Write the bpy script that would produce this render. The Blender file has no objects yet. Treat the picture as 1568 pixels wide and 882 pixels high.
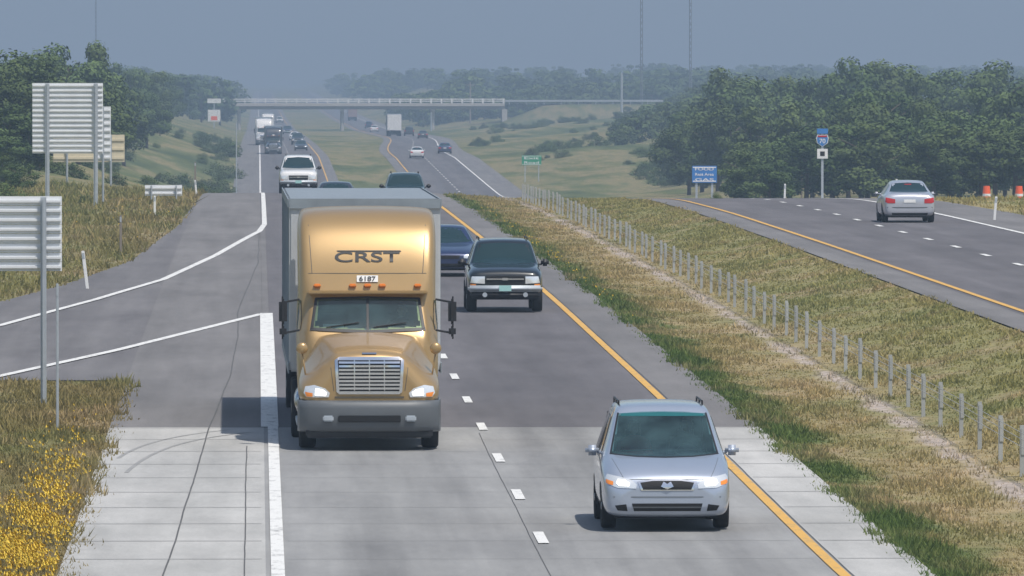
import bpy, bmesh, math, random
import numpy as np
from mathutils import Vector, Matrix
from mathutils.bvhtree import BVHTree
random.seed(7); rng=np.random.default_rng(7)
scene=bpy.context.scene
FL=15190.0; CZ=6.7            # focal constant of the survey, camera height above the near road
def SX(b,d): return (b-395.0)/FL*d
def SZ(e,d): return CZ-(e-100.0)/FL*d
def sm(x,a,b):
    t=np.clip((np.asarray(x,float)-a)/(b-a),0,1); return t*t*(3-2*t)

# ------------------------------------------------------------------ materials
def newmat(name):
    m=bpy.data.materials.new(name); m.use_nodes=True
    nt=m.node_tree; b=nt.nodes['Principled BSDF']; return m,nt,b
def N(nt,t,**k):
    n=nt.nodes.new(t)
    for a,v in k.items(): setattr(n,a,v)
    return n
def val(nt,sock,v):
    if isinstance(v,bpy.types.NodeSocket): nt.links.new(v,sock)
    else: sock.default_value=v
def math_(nt,op,a,b=0.0,clamp=False):
    n=N(nt,'ShaderNodeMath',operation=op); n.use_clamp=clamp
    val(nt,n.inputs[0],a); val(nt,n.inputs[1],b); return n.outputs[0]
def mix(nt,f,a,b,mode='MIX'):
    n=N(nt,'ShaderNodeMix',data_type='RGBA',blend_type=mode)
    val(nt,n.inputs[0],f)
    for s,v in ((n.inputs[6],a),(n.inputs[7],b)):
        if isinstance(v,(tuple,list)): s.default_value=(*v[:3],1)
        else: nt.links.new(v,s)
    return n.outputs[2]
def noise(nt,vec,scale,detail=4,sc=(1,1,1),rough=.55):
    mp=N(nt,'ShaderNodeMapping'); nt.links.new(vec,mp.inputs[0]); mp.inputs['Scale'].default_value=sc
    n=N(nt,'ShaderNodeTexNoise'); nt.links.new(mp.outputs[0],n.inputs['Vector'])
    n.inputs['Scale'].default_value=scale; n.inputs['Detail'].default_value=detail; n.inputs['Roughness'].default_value=rough
    return n.outputs[0]
def ramp(nt,f,stops):
    r=N(nt,'ShaderNodeValToRGB'); nt.links.new(f,r.inputs[0]); e=r.color_ramp.elements
    while len(e)<len(stops): e.new(.5)
    for i,(p,c) in enumerate(stops):
        e[i].position=p; e[i].color=(*c[:3],1) if isinstance(c,(tuple,list)) else (c,c,c,1)
    return r.outputs[0]
def maprange(nt,v,a,b,c=0.,d=1.):
    n=N(nt,'ShaderNodeMapRange'); nt.links.new(v,n.inputs[0])
    for i,x in enumerate((a,b,c,d)): n.inputs[i+1].default_value=x
    return n.outputs[0]
def simple(name,col,rough=.6,metal=0,coat=0,vary=.12,scale=3.0,spec=.5,emit=0):
    m,nt,b=newmat(name)
    tc=N(nt,'ShaderNodeTexCoord')
    f=noise(nt,tc.outputs['Object'],scale)
    c=mix(nt,f,tuple(x*(1-vary) for x in col),tuple(min(1,x*(1+vary)) for x in col))
    nt.links.new(c,b.inputs['Base Color'])
    b.inputs['Roughness'].default_value=rough; b.inputs['Metallic'].default_value=metal
    b.inputs['Coat Weight'].default_value=coat; b.inputs['Coat Roughness'].default_value=.05
    b.inputs['Specular IOR Level'].default_value=spec
    if emit: b.inputs['Emission Color'].default_value=(1,.95,.85,1); b.inputs['Emission Strength'].default_value=emit
    return m
M={}
M['tyre']=simple('tyre_rubber',(.012,.012,.013),.85)
M['rim']=simple('wheel_metal',(.45,.46,.48),.35,.8)
M['black']=simple('black_plastic',(.014,.014,.016),.5)
M['dark']=simple('dark_opening',(.004,.004,.005),.7)
M['grey']=simple('grey_plastic',(.10,.11,.12),.5)
M['seam']=simple('panel_gap',(.10,.085,.06),.6)
M['chrome']=simple('chrome_metal',(.75,.76,.78),.18,.95)
M['glass']=simple('window_glass',(.014,.035,.04),.06,0,0,.1)
M['tint']=simple('tint_band',(.02,.12,.13),.15)
M['lamp']=simple('headlamp_lens',(.75,.78,.8),.12,.35,1)
M['lamp_on']=simple('headlamp_bulb_lit',(.8,.8,.78),.12,0,1,emit=1.6)
M['amber']=simple('amber_lens',(.8,.25,.04),.25)
M['red']=simple('tail_lens',(.45,.02,.02),.25)
M['white']=simple('white_paint',(.75,.75,.74),.5)
M['plate']=simple('licence_plate',(.35,.6,.58),.5)
M['trailer']=simple('trailer_panel',(.50,.52,.54),.45,.2)
M['alu']=simple('aluminium_sheet',(.26,.30,.335),.55,.3,0,.25)
M['galv']=simple('galvanised_steel',(.42,.46,.50),.5,.3,0,.2,6)
M['post']=simple('weathered_post_steel',(.38,.39,.38),.7,.2,0,.3,.6)
M['signback']=simple('sign_back_metal',(.72,.74,.76),.5,.1,0,.12,1.5)
M['cream']=simple('cream_board',(.62,.55,.40),.6)
M['signgreen']=simple('sign_green',(.02,.28,.14),.5)
M['signblue']=simple('sign_blue',(.05,.2,.5),.5)
M['orange']=simple('orange_plastic',(.85,.12,.03),.5)
M['wood']=simple('weathered_wood',(.22,.19,.16),.8)
M['mast']=simple('mast_steel',(.10,.11,.13),.6)
M['concrete_b']=simple('bridge_concrete',(.42,.40,.37),.8,0,0,.2,.5)
M['steel_b']=simple('bridge_girder',(.2,.18,.15),.6)
M['skin']=simple('skin',(.45,.27,.2),.6); M['red_shirt']=simple('red_shirt',(.55,.09,.05),.8); M['hair']=simple('hair',(.04,.03,.02),.7); M['dark_shirt']=simple('dark_shirt',(.06,.06,.08),.8); M['seat']=simple('seat_fabric',(.16,.16,.16),.9)
def paint(name,col,metal=.45,rough=.28,coat=1):
    return simple(name,col,rough,metal,coat,.06,2.0)
def clear_glass():
    m=bpy.data.materials.new('tinted_windshield_glass'); m.use_nodes=True; nt=m.node_tree; nt.nodes.clear()
    out=N(nt,'ShaderNodeOutputMaterial'); t=N(nt,'ShaderNodeBsdfTransparent'); g=N(nt,'ShaderNodeBsdfGlossy'); f=N(nt,'ShaderNodeFresnel'); mx=N(nt,'ShaderNodeMixShader')
    df=N(nt,'ShaderNodeBsdfDiffuse'); m0=N(nt,'ShaderNodeMixShader'); tc=N(nt,'ShaderNodeTexCoord')
    dust_reflection=ramp(nt,noise(nt,tc.outputs['Object'],1.6,5),[(.35,.06),(.7,.24)])
    df.inputs[0].default_value=(.17,.33,.36,1); nt.links.new(dust_reflection,m0.inputs[0]); nt.links.new(t.outputs[0],m0.inputs[1]); nt.links.new(df.outputs[0],m0.inputs[2])  # teal diffuse film: dusty glass with its pale reflections painted in as colour
    t.inputs[0].default_value=(.50,.70,.68,1); g.inputs['Roughness'].default_value=.04; f.inputs[0].default_value=1.6
    nt.links.new(f.outputs[0],mx.inputs[0]); nt.links.new(m0.outputs[0],mx.inputs[1]); nt.links.new(g.outputs[0],mx.inputs[2]); nt.links.new(mx.outputs[0],out.inputs[0]); return m
M['clear']=clear_glass()
def leafmat(name,ca,cb):
    m,nt,b=newmat(name)
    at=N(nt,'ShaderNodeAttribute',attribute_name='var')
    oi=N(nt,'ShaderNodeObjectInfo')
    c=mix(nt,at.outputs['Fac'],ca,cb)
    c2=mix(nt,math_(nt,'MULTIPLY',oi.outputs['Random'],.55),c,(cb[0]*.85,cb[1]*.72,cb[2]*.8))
    c3=mix(nt,1.0,c2,ramp(nt,oi.outputs['Random'],[(0,.7),(.35,1.25),(.7,.8),(1,1.1)]),'MULTIPLY')
    nt.links.new(c3,b.inputs['Base Color']); b.inputs['Roughness'].default_value=.85
    b.inputs['Specular IOR Level'].default_value=.1
    return m
M['leaf']=leafmat('foliage',(.022,.05,.018),(.12,.175,.058))
M['bark']=simple('bark',(.09,.07,.05),.9)

def grass_color(nt):
    geo=N(nt,'ShaderNodeNewGeometry'); P=geo.outputs['Position']
    sp=N(nt,'ShaderNodeSeparateXYZ'); nt.links.new(P,sp.inputs[0])
    X,Y=sp.outputs[0],sp.outputs[1]
    n1=noise(nt,P,.55,5,(1,.35,1)); 
    xx=math_(nt,'ADD',X,math_(nt,'MULTIPLY',math_(nt,'SUBTRACT',n1,.5),2.6))
    t=maprange(nt,xx,-10,40)
    def p(x): return (x+10)/50
    base=ramp(nt,t,[(p(-9),(.19,.19,.07)),(p(-2.9),(.22,.18,.09)),(p(8.9),(.085,.13,.042)),(p(9.4),(.12,.15,.055)),
        (p(9.9),(.27,.225,.11)),(p(11.0),(.33,.265,.145)),(p(12.6),(.30,.25,.13)),(p(13.3),(.24,.225,.10)),
        (p(15.4),(.26,.24,.105)),(p(16.5),(.31,.25,.13)),(p(28),(.31,.26,.12)),(p(33),(.27,.25,.10))])
    n2=noise(nt,P,.2,6,(1,.4,1),.65)
    base=mix(nt,ramp(nt,n2,[(.48,0.),(.64,.55)]),base,(.155,.18,.07))
    n6=noise(nt,P,.45,6,(1,.4,1),.65)
    base=mix(nt,ramp(nt,n6,[(.50,0.),(.66,.65)]),base,(.37,.28,.18))
    gx=math_(nt,'SUBTRACT',1.0,math_(nt,'MULTIPLY',math_(nt,'ABSOLUTE',math_(nt,'SUBTRACT',X,11.65)),1.05),True)
    n3=noise(nt,P,.8,6,(1,.3,1),.7)
    g=ramp(nt,math_(nt,'MULTIPLY',gx,n3),[(.34,0.),(.50,1.)])
    n5=noise(nt,P,10,4)
    base=mix(nt,g,base,mix(nt,n5,(.27,.22,.175),(.55,.48,.43)))
    n4=noise(nt,P,.03,8,(1.6,.25,1),.7); 
    field=ramp(nt,n4,[(.36,(.06,.085,.03)),(.45,(.12,.14,.055)),(.52,(.24,.205,.105)),(.58,(.13,.145,.055)),(.68,(.07,.10,.035))])
    far=maprange(nt,Y,430,560)
    base=mix(nt,far,base,field)
    return base,P,Y
def ground_mat():
    m,nt,b=newmat('grassland')
    c,P,Y=grass_color(nt)
    f=noise(nt,P,3,8,(1,.5,1),.75)
    c=mix(nt,1.0,c,ramp(nt,f,[(.3,.5),(.7,1.3)]),'MULTIPLY')
    nt.links.new(c,b.inputs['Base Color']); b.inputs['Roughness'].default_value=.95; b.inputs['Specular IOR Level'].default_value=.1
    return m
def blade_mat():
    m,nt,b=newmat('grass_blades')
    c,P,Y=grass_color(nt)
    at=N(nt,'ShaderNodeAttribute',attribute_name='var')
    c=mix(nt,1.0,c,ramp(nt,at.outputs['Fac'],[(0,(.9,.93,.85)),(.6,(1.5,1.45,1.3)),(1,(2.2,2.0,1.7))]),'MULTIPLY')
    nt.links.new(c,b.inputs['Base Color']); b.inputs['Roughness'].default_value=.9; b.inputs['Specular IOR Level'].default_value=.1
    out=nt.nodes['Material Output']; tr=N(nt,'ShaderNodeBsdfTranslucent'); nt.links.new(c,tr.inputs[0]); mx=N(nt,'ShaderNodeMixShader'); mx.inputs[0].default_value=.35
    nt.links.new(b.outputs[0],mx.inputs[1]); nt.links.new(tr.outputs[0],mx.inputs[2]); nt.links.new(mx.outputs[0],out.inputs[0])
    return m
M['ground']=ground_mat(); M['blade']=blade_mat()
M['flower']=simple('yellow_flowers',(.66,.46,.05),.8,0,0,.4,3)

def pave(name,c0,c1,grain=.18,streak=.5,tracks=None,dark=0.0):
    m,nt,b=newmat(name)
    geo=N(nt,'ShaderNodeNewGeometry'); P=geo.outputs['Position']
    s=noise(nt,P,1.0,5,(1.6,.03,1)); s2=noise(nt,P,.3,6,(1,.3,1),.65)
    f=math_(nt,'ADD',math_(nt,'MULTIPLY',s,streak),math_(nt,'MULTIPLY',s2,1-streak))
    c=mix(nt,ramp(nt,f,[(.36,0.),(.62,1.)]),c0,c1)
    if tracks:
        sp=N(nt,'ShaderNodeSeparateXYZ'); nt.links.new(P,sp.inputs[0])
        wv=math_(nt,'COSINE',math_(nt,'MULTIPLY',math_(nt,'SUBTRACT',sp.outputs[0],tracks[0]),2*math.pi/3.66))
        wv=maprange(nt,wv,-1,1,1.0,1-dark)      # oil staining along each lane centre
        cc=N(nt,'ShaderNodeCombineColor'); 
        for i in range(3): nt.links.new(wv,cc.inputs[i])
        c=mix(nt,1.0,c,cc.outputs[0],'MULTIPLY')
    pt=noise(nt,P,.9,7,(1,.12,1),.7)
    c=mix(nt,1.0,c,ramp(nt,pt,[(.3,.84),(.7,1.12)]),'MULTIPLY')
    g=noise(nt,P,30,3)
    c=mix(nt,1.0,c,ramp(nt,g,[(.25,1-grain),(.75,1+grain)]),'MULTIPLY')
    nt.links.new(c,b.inputs['Base Color']); b.inputs['Roughness'].default_value=.85; b.inputs['Specular IOR Level'].default_value=.3
    return m
M['asphalt']=pave('asphalt',(.108,.103,.110),(.148,.141,.149),tracks=(2.05,),dark=.12)
M['asphalt_sh']=pave('asphalt_shoulder',(.138,.133,.133),(.19,.183,.183))
M['asphalt_ramp']=pave('asphalt_ramp',(.118,.113,.118),(.168,.162,.165))
M['conc_lane']=pave('concrete_lane',(.205,.205,.205),(.325,.325,.32),.1,.5,(2.05,),.18)
M['conc_sh']=pave('concrete_shoulder',(.32,.32,.31),(.46,.455,.44),.12,.3)
M['tar']=simple('tar_seam',(.09,.09,.09),.8,vary=.35,scale=.7)
M['joint']=simple('concrete_joint',(.25,.25,.245),.8,vary=.3,scale=.8)
M['skid']=simple('tyre_skid_mark',(.275,.275,.27),.8,vary=.25,scale=.8)
def paintmark(name,col,base):
    m,nt,b=newmat(name)
    geo=N(nt,'ShaderNodeNewGeometry'); f=noise(nt,geo.outputs['Position'],5,6,(1,.3,1),.75)
    c=mix(nt,ramp(nt,f,[(.52,0.),(.66,.75)]),col,base)
    nt.links.new(c,b.inputs['Base Color']); b.inputs['Roughness'].default_value=.7
    return m
M['wline']=paintmark('white_marking',(.68,.68,.66),(.28,.28,.28))
M['yline']=paintmark('yellow_marking',(.62,.36,.08),(.30,.23,.15))

# ------------------------------------------------------------------ mesh helpers
def link(o,parent=None):
    scene.collection.objects.link(o)
    if parent: o.parent=parent
    return o
def mesh_obj(name,verts,faces,mats,idx=None,smooth=False,parent=None):
    me=bpy.data.meshes.new(name); me.from_pydata([tuple(v) for v in verts],[],faces)
    for m in (mats if isinstance(mats,list) else [mats]): me.materials.append(m)
    if idx is not None: me.polygons.foreach_set('material_index',idx)
    if smooth: me.polygons.foreach_set('use_smooth',[True]*len(me.polygons))
    me.update(); return link(bpy.data.objects.new(name,me),parent)
def empty(name,loc=(0,0,0),rz=0):
    e=bpy.data.objects.new(name,None); e.location=loc; e.rotation_euler=(0,0,rz); e.empty_display_size=.5
    return link(e)
def bm_obj(name,bm,mats,parent=None,smooth=False):
    me=bpy.data.meshes.new(name); bm.to_mesh(me); bm.free()
    for m in (mats if isinstance(mats,list) else [mats]): me.materials.append(m)
    if smooth: me.polygons.foreach_set('use_smooth',[True]*len(me.polygons))
    return link(bpy.data.objects.new(name,me),parent)
def add_box(bm,x0,x1,y0,y1,z0,z1,bev=0,mi=0):
    r=bmesh.ops.create_cube(bm,size=1); vs=r['verts']
    bmesh.ops.scale(bm,vec=(x1-x0,y1-y0,z1-z0),verts=vs)
    bmesh.ops.translate(bm,vec=((x0+x1)/2,(y0+y1)/2,(z0+z1)/2),verts=vs)
    fs=set(f for v in vs for f in v.link_faces)
    for f in fs: f.material_index=mi
    if bev:
        es=list(set(e for v in vs for e in v.link_edges))
        bmesh.ops.bevel(bm,geom=es,offset=bev,segments=2,affect='EDGES')
def box(name,x0,x1,y0,y1,z0,z1,mat,parent=None,bev=.02):
    bm=bmesh.new(); add_box(bm,x0,x1,y0,y1,z0,z1,bev); return bm_obj(name,bm,mat,parent)
def add_cyl(bm,a,b,r0,r1=None,n=8,mi=0):
    r1=r0 if r1 is None else r1
    a=Vector(a); b=Vector(b); d=b-a; L=d.length
    r=bmesh.ops.create_cone(bm,cap_ends=True,segments=n,radius1=r0,radius2=r1,depth=L)
    M4=Matrix.Translation((a+b)/2)@d.to_track_quat('Z','Y').to_matrix().to_4x4()
    bmesh.ops.transform(bm,matrix=M4,verts=r['verts'])
    for f in set(f for v in r['verts'] for f in v.link_faces): f.material_index=mi

# ------------------------------------------------------------------ longitudinal profile
ctrl=[(0,0),(100,0),(130,0),(160,.2),(189,.36),(256,.63),(340,.78),(418,.78),(467,.62),(520,.0),(600,-1.5),(800,-4.4),(1000,-6.5),
      (1060,-6.2),(1250,-4.8),(1500,-5.3),(1800,-6.3),(2300,-8.4),(3000,-9.5),(4000,-9.9),(6000,-9.3)]
ctrlR=[(0,1.0),(130,1.05),(220,1.12),(300,1.25),(360,1.3),(405,1.2),(450,.65),(520,-.5),(600,-1.8),(800,-4.5),(1000,-6.6),
      (1060,-6.2),(1250,-4.8),(1500,-5.3),(1800,-6.3),(2300,-8.4),(3000,-9.5),(4000,-9.9),(6000,-9.3)]
D=sorted(set([-40.]+[float(x) for x in range(0,480,6)]+[float(x) for x in range(480,1120,16)]+[float(x) for x in range(1120,3000,40)]+
   [2270.,2285.,2295.,2300.,2305.,2315.,2330.]+[float(x) for x in range(3000,6001,200)]+[7000.,8500.,10000.,13000.,17000.,22000.,30000.,40000.]))
D=np.array(D)
def prof(c):
    c=np.array(c); g=np.arange(-200,6001,2.0); z=np.interp(g,c[:,0],c[:,1])
    k=np.hanning(23); k/=k.sum(); zp=np.pad(z,11,mode='edge'); z=np.convolve(zp,k,'valid')
    out=np.interp(D,g,z); far=D>6000
    out[far]=c[-1,1]-(D[far]**2-6000.**2)/(2*6.371e6); return out
ZLD=prof(ctrl); ZRD=prof(ctrlR)
def ZL(d): return np.interp(d,D,ZLD)
def ZR(d): return np.interp(d,D,ZRD)
shD=6*sm(D,1250,1800)
def SH(d): return np.interp(d,D,shD)
XO_t=np.array([(0,-40),(100,-26),(150,-19),(200,-12.3),(230,-9),(254.5,-6.6),(273,-5.3),(302,-3.9),(361,-2.97),(425,-2.7),(40000,-2.7)])
XI_t=np.array([(0,-33.5),(100,-19.5),(150,-12.4),(180,-8),(198,-5.35)])
def XO(d): return np.interp(d,XO_t[:,0],XO_t[:,1])
def XI(d): return np.interp(d,XI_t[:,0],XI_t[:,1])
BD=2300.; BZ=-2.1
def wob(x,y): return np.sin(x*.11+1.3)*np.cos(y*.013+.4)+.6*np.sin(x*.037+y*.021)+.4*np.sin(x*.31-y*.05)
def bankL(X,d):
    a=np.clip((-X-4)*.3,0,3.2+1.2*sm(d,1000,2500)); 
    far=sm(-X,40,300)*6
    return (a+far)*sm(d,440,680)+wob(X,d)*.35*sm(-X,6,20)*sm(d,440,700)
def bankR(X,d):
    xr=X-SH(d)
    a=np.clip((xr-29)*.07,0,3.0)+ sm(xr,26,60)*4.5*sm(d,2400,3300)+sm(xr,60,400)*4
    return a*sm(d,480,1000)+wob(X,d)*.6*sm(xr,30,42)*sm(d,480,900)
def emb(X,d,z):
    k=sm(np.abs(X-18.5),36,50)*np.exp(-((d-BD)/22.)**2)*(1-sm(np.abs(X-18.5),500,1200)*.3)
    return z+(BZ-.1-z)*k
def T(X,d):
    X=np.asarray(X,float); d=np.asarray(d,float)
    sh=SH(d); zl=ZL(d); zr=ZR(d)
    xa,xb,xc=8.9,16.0+sh,27.6+sh
    t=np.clip((X-xa)/(xb-xa),0,1)
    med=zl+(zr-zl)*t**2.2-.14*np.sin(np.pi*t)
    z=np.where(X<xa,zl,np.where(X<xb,med,zr))
    z=np.where(X<-2.7,zl+bankL(X,d),z); z=np.where(X>xc,zr+bankR(X,d),z)
    return emb(X,d,z)

cols_l=[-6000,-2500,-1000,-500,-250,-150,-100,-75,-60,-50,-42,-36,-31,-27,-24,-21,-18,-16,-14,-12,-10,-8,-6,-4,-2.7]
cols_m=[3.,8.9]; medt=[.12,.25,.37,.5,.63,.75,.88,1.0]
cols_r=[22,27.6,28.5,30,32,34,36,39,42,46,50,55,60,66,73,80,90,100,115,130,150,180,220,300,450,700,1200,2500,6000]
verts=[];nc=0
for d in D:
    sh=float(SH(d))
    row=cols_l+cols_m+[8.9+(7.1+sh)*t for t in medt]+[c+sh for c in cols_r]
    nc=len(row); z=T(np.array(row),np.full(nc,d))
    verts+= [(row[i],d,float(z[i])) for i in range(nc)]
faces=[(j*nc+i,j*nc+i+1,(j+1)*nc+i+1,(j+1)*nc+i) for j in range(len(D)-1) for i in range(nc-1)]
mesh_obj('ground',verts,faces,M['ground'],smooth=True)

def ribbon(name,xl,xr,d0,d1,dz,mat,zf=ZL,parent=None):
    fl=xl if callable(xl) else (lambda d:xl); fr=xr if callable(xr) else (lambda d:xr)
    ds=[d0]+[x for x in D if d0+.01<x<d1-.01]+[d1]
    v=[];f=[]
    for d in ds:
        z=float(zf(d))+dz; v+=[(float(fl(d)),d,z),(float(fr(d)),d,z)]
    for i in range(len(ds)-1): f.append((2*i,2*i+1,2*i+3,2*i+2))
    return mesh_obj(name,v,f,mat,parent=parent)
def polyline(name,pts,w,dz,mat,zf=ZL,parent=None):
    pts=sorted(pts,key=lambda p:p[1]); P=np.array(pts); ds=sorted(set([p[1] for p in pts]+[float(x) for x in D if pts[0][1]<x<pts[-1][1]]))
    v=[];f=[]
    for i,d in enumerate(ds):
        x=np.interp(d,P[:,1],P[:,0]); e=.5; dx=(np.interp(d+e,P[:,1],P[:,0])-np.interp(d-e,P[:,1],P[:,0]))
        ww=w*math.sqrt(1+(dx)**2)/2
        z=float(zf(d))+dz; v+=[(x-ww,d,z),(x+ww,d,z)]
    for i in range(len(ds)-1): f.append((2*i,2*i+1,2*i+3,2*i+2))
    return mesh_obj(name,v,f,mat,parent=parent)
FAR=6000.; JC=175.
hw=empty('highway_road')
ribbon('lane_asphalt',.1,7.75,JC,FAR,.03,M['asphalt'],parent=hw)
ribbon('right_shoulder_asphalt',7.75,8.85,JC,FAR,.03,M['asphalt_sh'],parent=hw)
ribbon('left_shoulder_asphalt',-2.62,.1,JC,FAR,.03,M['asphalt_sh'],parent=hw)
ribbon('lane_concrete',.1,7.75,-40.,JC,.03,M['conc_lane'],parent=hw)
ribbon('right_shoulder_concrete',7.75,8.85,-40.,JC,.03,M['conc_sh'],parent=hw)
ribbon('left_shoulder_concrete',-2.62,.1,-40.,JC,.03,M['conc_sh'],parent=hw)
rp=empty('exit_ramp_road')
ribbon('ramp_asphalt_far',XO,-2.6,198.,440.,.022,M['asphalt_ramp'],parent=rp)
ribbon('ramp_asphalt_near',XO,XI,-40.,198.,.022,M['asphalt_ramp'],parent=rp)
LB=[(-12,190),(-8.6,212),(-6.08,233.7),(-4.2,256),(-2.65,278),(-1.33,310),(-.35,340),(.05,352),(.22,366)]
LA=[(-16,118),(-9,172),(-5.2,200),(-3.1,215.7),(0.1,243)]
polyline('ramp_outer_line',LB,.20,.042,M['wline'],parent=rp)
polyline('ramp_inner_line',LA,.22,.042,M['wline'],parent=rp)
ribbon('gore_line',.05,.36,175.,243.5,.044,M['wline'],parent=hw)
ribbon('left_edge_line',.17,.35,-40.,175.,.044,M['wline'],parent=hw)
ribbon('left_edge_line_far',.15,.33,366.,FAR,.044,M['wline'],parent=hw)
ribbon('faded_edge_strip',.1,.26,243.5,366.,.040,M['asphalt_sh'],parent=hw)
ribbon('yellow_edge_line',7.56,7.71,-40.,FAR,.044,M['yline'],parent=hw)
v=[];f=[]
d=138.5-12.2*10
while d<2600:
    cut=[d-1.5]+[x for x in D if d-1.5<x<d+1.5]+[d+1.5]
    for q in range(len(cut)-1):
        n=len(v); w=.075
        v+=[(3.95-w,cut[q],float(ZL(cut[q]))+.044),(3.95+w,cut[q],float(ZL(cut[q]))+.044),(3.95+w,cut[q+1],float(ZL(cut[q+1]))+.044),(3.95-w,cut[q+1],float(ZL(cut[q+1]))+.044)]
        f.append((n,n+1,n+2,n+3))
    d+=12.2
mesh_obj('lane_dashes',v,f,M['wline'],parent=hw)
v=[];f=[]
for k in range(0,30):
    d=JC-.4-4.6*k
    for xa,xb in ((-2.6,.05),(.4,7.5),(7.8,8.83)):
        w_=.035 if xa<1 and xa>0 else .07
        n=len(v); v+=[(xa,d,float(ZL(d))+.037),(xb,d,float(ZL(d))+.037),(xb,d+w_,float(ZL(d+w_))+.037),(xa,d+w_,float(ZL(d+w_))+.037)]; f.append((n,n+1,n+2,n+3))
mesh_obj('concrete_joints',v,f,M['joint'],parent=hw)
def wig(pts,a=.03,step=9.):
    P=np.array(pts); out=[]
    kk=np.arange(P[0,1],P[-1,1]+step,step); off=np.array([random.uniform(-a,a) for _ in kk])
    for d in np.arange(P[0,1],P[-1,1],1.5): out.append((float(np.interp(d,P[:,1],P[:,0])+np.interp(d,kk,off)+random.uniform(-.004,.004)),float(d)))
    return out
polyline('tar_seam_long',wig([(-1.3,120),(-1.22,130),(-1.05,150),(-.85,175),(-.55,200),(-.45,225),(-.5,243),(-.35,262),(.0,300),(.06,350)],.018),.024,.036,M['tar'],parent=hw)
polyline('tar_seam_short',wig([(-.17,118),(-.19,140),(-.2,168)],.01),.018,.036,M['tar'],parent=hw)
polyline('lane_seam',wig([(3.80,120),(3.83,160),(3.84,173)],.01),.012,.036,M['tar'],parent=hw)
polyline('median_seam',wig([(7.76,118),(7.75,250),(7.76,420)],.01),.02,.036,M['tar'],parent=hw)
def smooth_pts(p,n=24):
    P=np.array(p); t=np.linspace(0,1,len(P)); c0=np.polyfit(t,P[:,0],3); c1=np.polyfit(t,P[:,1],3)
    return [(float(np.polyval(c0,q)),float(np.polyval(c1,q))) for q in np.linspace(0,1,n)]
for i,pts in enumerate(([(-2.3,163),(-1.9,168),(-1.3,171.5),(-.5,174)],[(-2.1,158),(-1.6,166),(-.9,170.5),(-.1,173)])):
    polyline('skid_mark_%d'%i,smooth_pts(pts),.07,.034+.0006*i,M['skid'],parent=hw)

rw=empty('opposite_highway_road')
def o(x): return lambda d: x+float(SH(d))
ribbon('lane_asphalt_opposite',o(17.0),o(24.7),-40.,FAR,.03,M['asphalt'],ZR,rw)
ribbon('inner_shoulder_opposite',o(16.0),o(17.0),-40.,FAR,.03,M['asphalt_sh'],ZR,rw)
ribbon('outer_shoulder_opposite',o(24.7),o(27.5),-40.,FAR,.03,M['asphalt_sh'],ZR,rw)
ribbon('yellow_line_opposite',o(17.14),o(17.30),-40.,FAR,.044,M['yline'],ZR,rw)
ribbon('white_line_opposite',o(24.5),o(24.68),-40.,FAR,.044,M['wline'],ZR,rw)
v=[];f=[]
d=271.6-12.2*18
while d<2600:
    cut=[d-1.5]+[x for x in D if d-1.5<x<d+1.5]+[d+1.5]
    for q in range(len(cut)-1):
        n=len(v)
        for (dx,c) in ((-.09,cut[q]),(.09,cut[q]),(.09,cut[q+1]),(-.09,cut[q+1])):
            v.append((20.85+dx+float(SH(c)),c,float(ZR(c))+.044))
        f.append((n,n+1,n+2,n+3))
    d+=12.2
mesh_obj('lane_dashes_opposite',v,f,M['wline'],parent=rw)

# ------------------------------------------------------------------ grass
def paved(X,d,m=0.):
    a=(X>-2.6+m)&(X<8.85-m); sh=SH(d); b=(X>16+sh)&(X<27.5+sh)
    xo=XO(d); c=(d>=197.5)&(X>xo)&(X<0); e=(d<198)&(X>xo)&(X<XI(d))
    return a|b|c|e
def tufts(n,x0,x1,d0,d1,pw=1.3,dens=None):
    u=rng.random(n); k=1-pw
    d=(d0**k+u*(d1**k-d0**k))**(1/k)
    x=x0+(x1-x0)*rng.random(n)
    ragged=.12+.11*np.sin(d*.9+x)+.09*np.sin(d*2.3)
    keep=~paved(x,d,np.clip(ragged,0,.3))
    if dens is not None: keep&=rng.random(n)<dens(x,d)
    return x[keep],d[keep]
def make_grass(name,sets,mat,nb=4):
    V=[];VR=[]
    for (x,d,h0,h1) in sets:
        n=len(x); z=T(x,d)
        patch=.7+.5*np.sin(x*2.1+d*.13)*np.sin(d*.31+x*.7)+.25*np.sin(d*.9-x*3)
        for b in range(nb):
            h=(h0+(h1-h0)*rng.random(n)**1.7)*np.clip(patch,.35,1.3)
            w=.006+.0001*d; a=rng.random(n)*np.pi; ox=rng.normal(0,.08,n); oy=rng.normal(0,.15,n)
            lx=rng.normal(0,.5,n)*h; ly=rng.normal(0,.5,n)*h
            p0=np.stack([x+ox-np.cos(a)*w,d+oy-np.sin(a)*w,z-.02],1)
            p1=np.stack([x+ox+np.cos(a)*w,d+oy+np.sin(a)*w,z-.02],1)
            p2=np.stack([x+ox+lx,d+oy+ly,z+h],1)
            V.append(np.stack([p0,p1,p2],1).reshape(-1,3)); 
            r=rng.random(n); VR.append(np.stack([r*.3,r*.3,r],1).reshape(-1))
    V=np.concatenate(V); VR=np.concatenate(VR); n=len(V)//3
    me=bpy.data.meshes.new(name); me.vertices.add(len(V)); me.vertices.foreach_set('co',V.astype(np.float32).ravel())
    me.loops.add(len(V)); me.loops.foreach_set('vertex_index',np.arange(len(V),dtype=np.int32))
    me.polygons.add(n); me.polygons.foreach_set('loop_start',np.arange(0,3*n,3,dtype=np.int32)); me.polygons.foreach_set('loop_total',np.full(n,3,dtype=np.int32))
    me.update(calc_edges=True)
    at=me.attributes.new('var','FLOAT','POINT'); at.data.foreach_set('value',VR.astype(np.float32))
    me.materials.append(mat); return link(bpy.data.objects.new(name,me))
dm=lambda x,d: np.where(np.abs(x-11.7)<.5,.35,1.0)
S=[]
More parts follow.
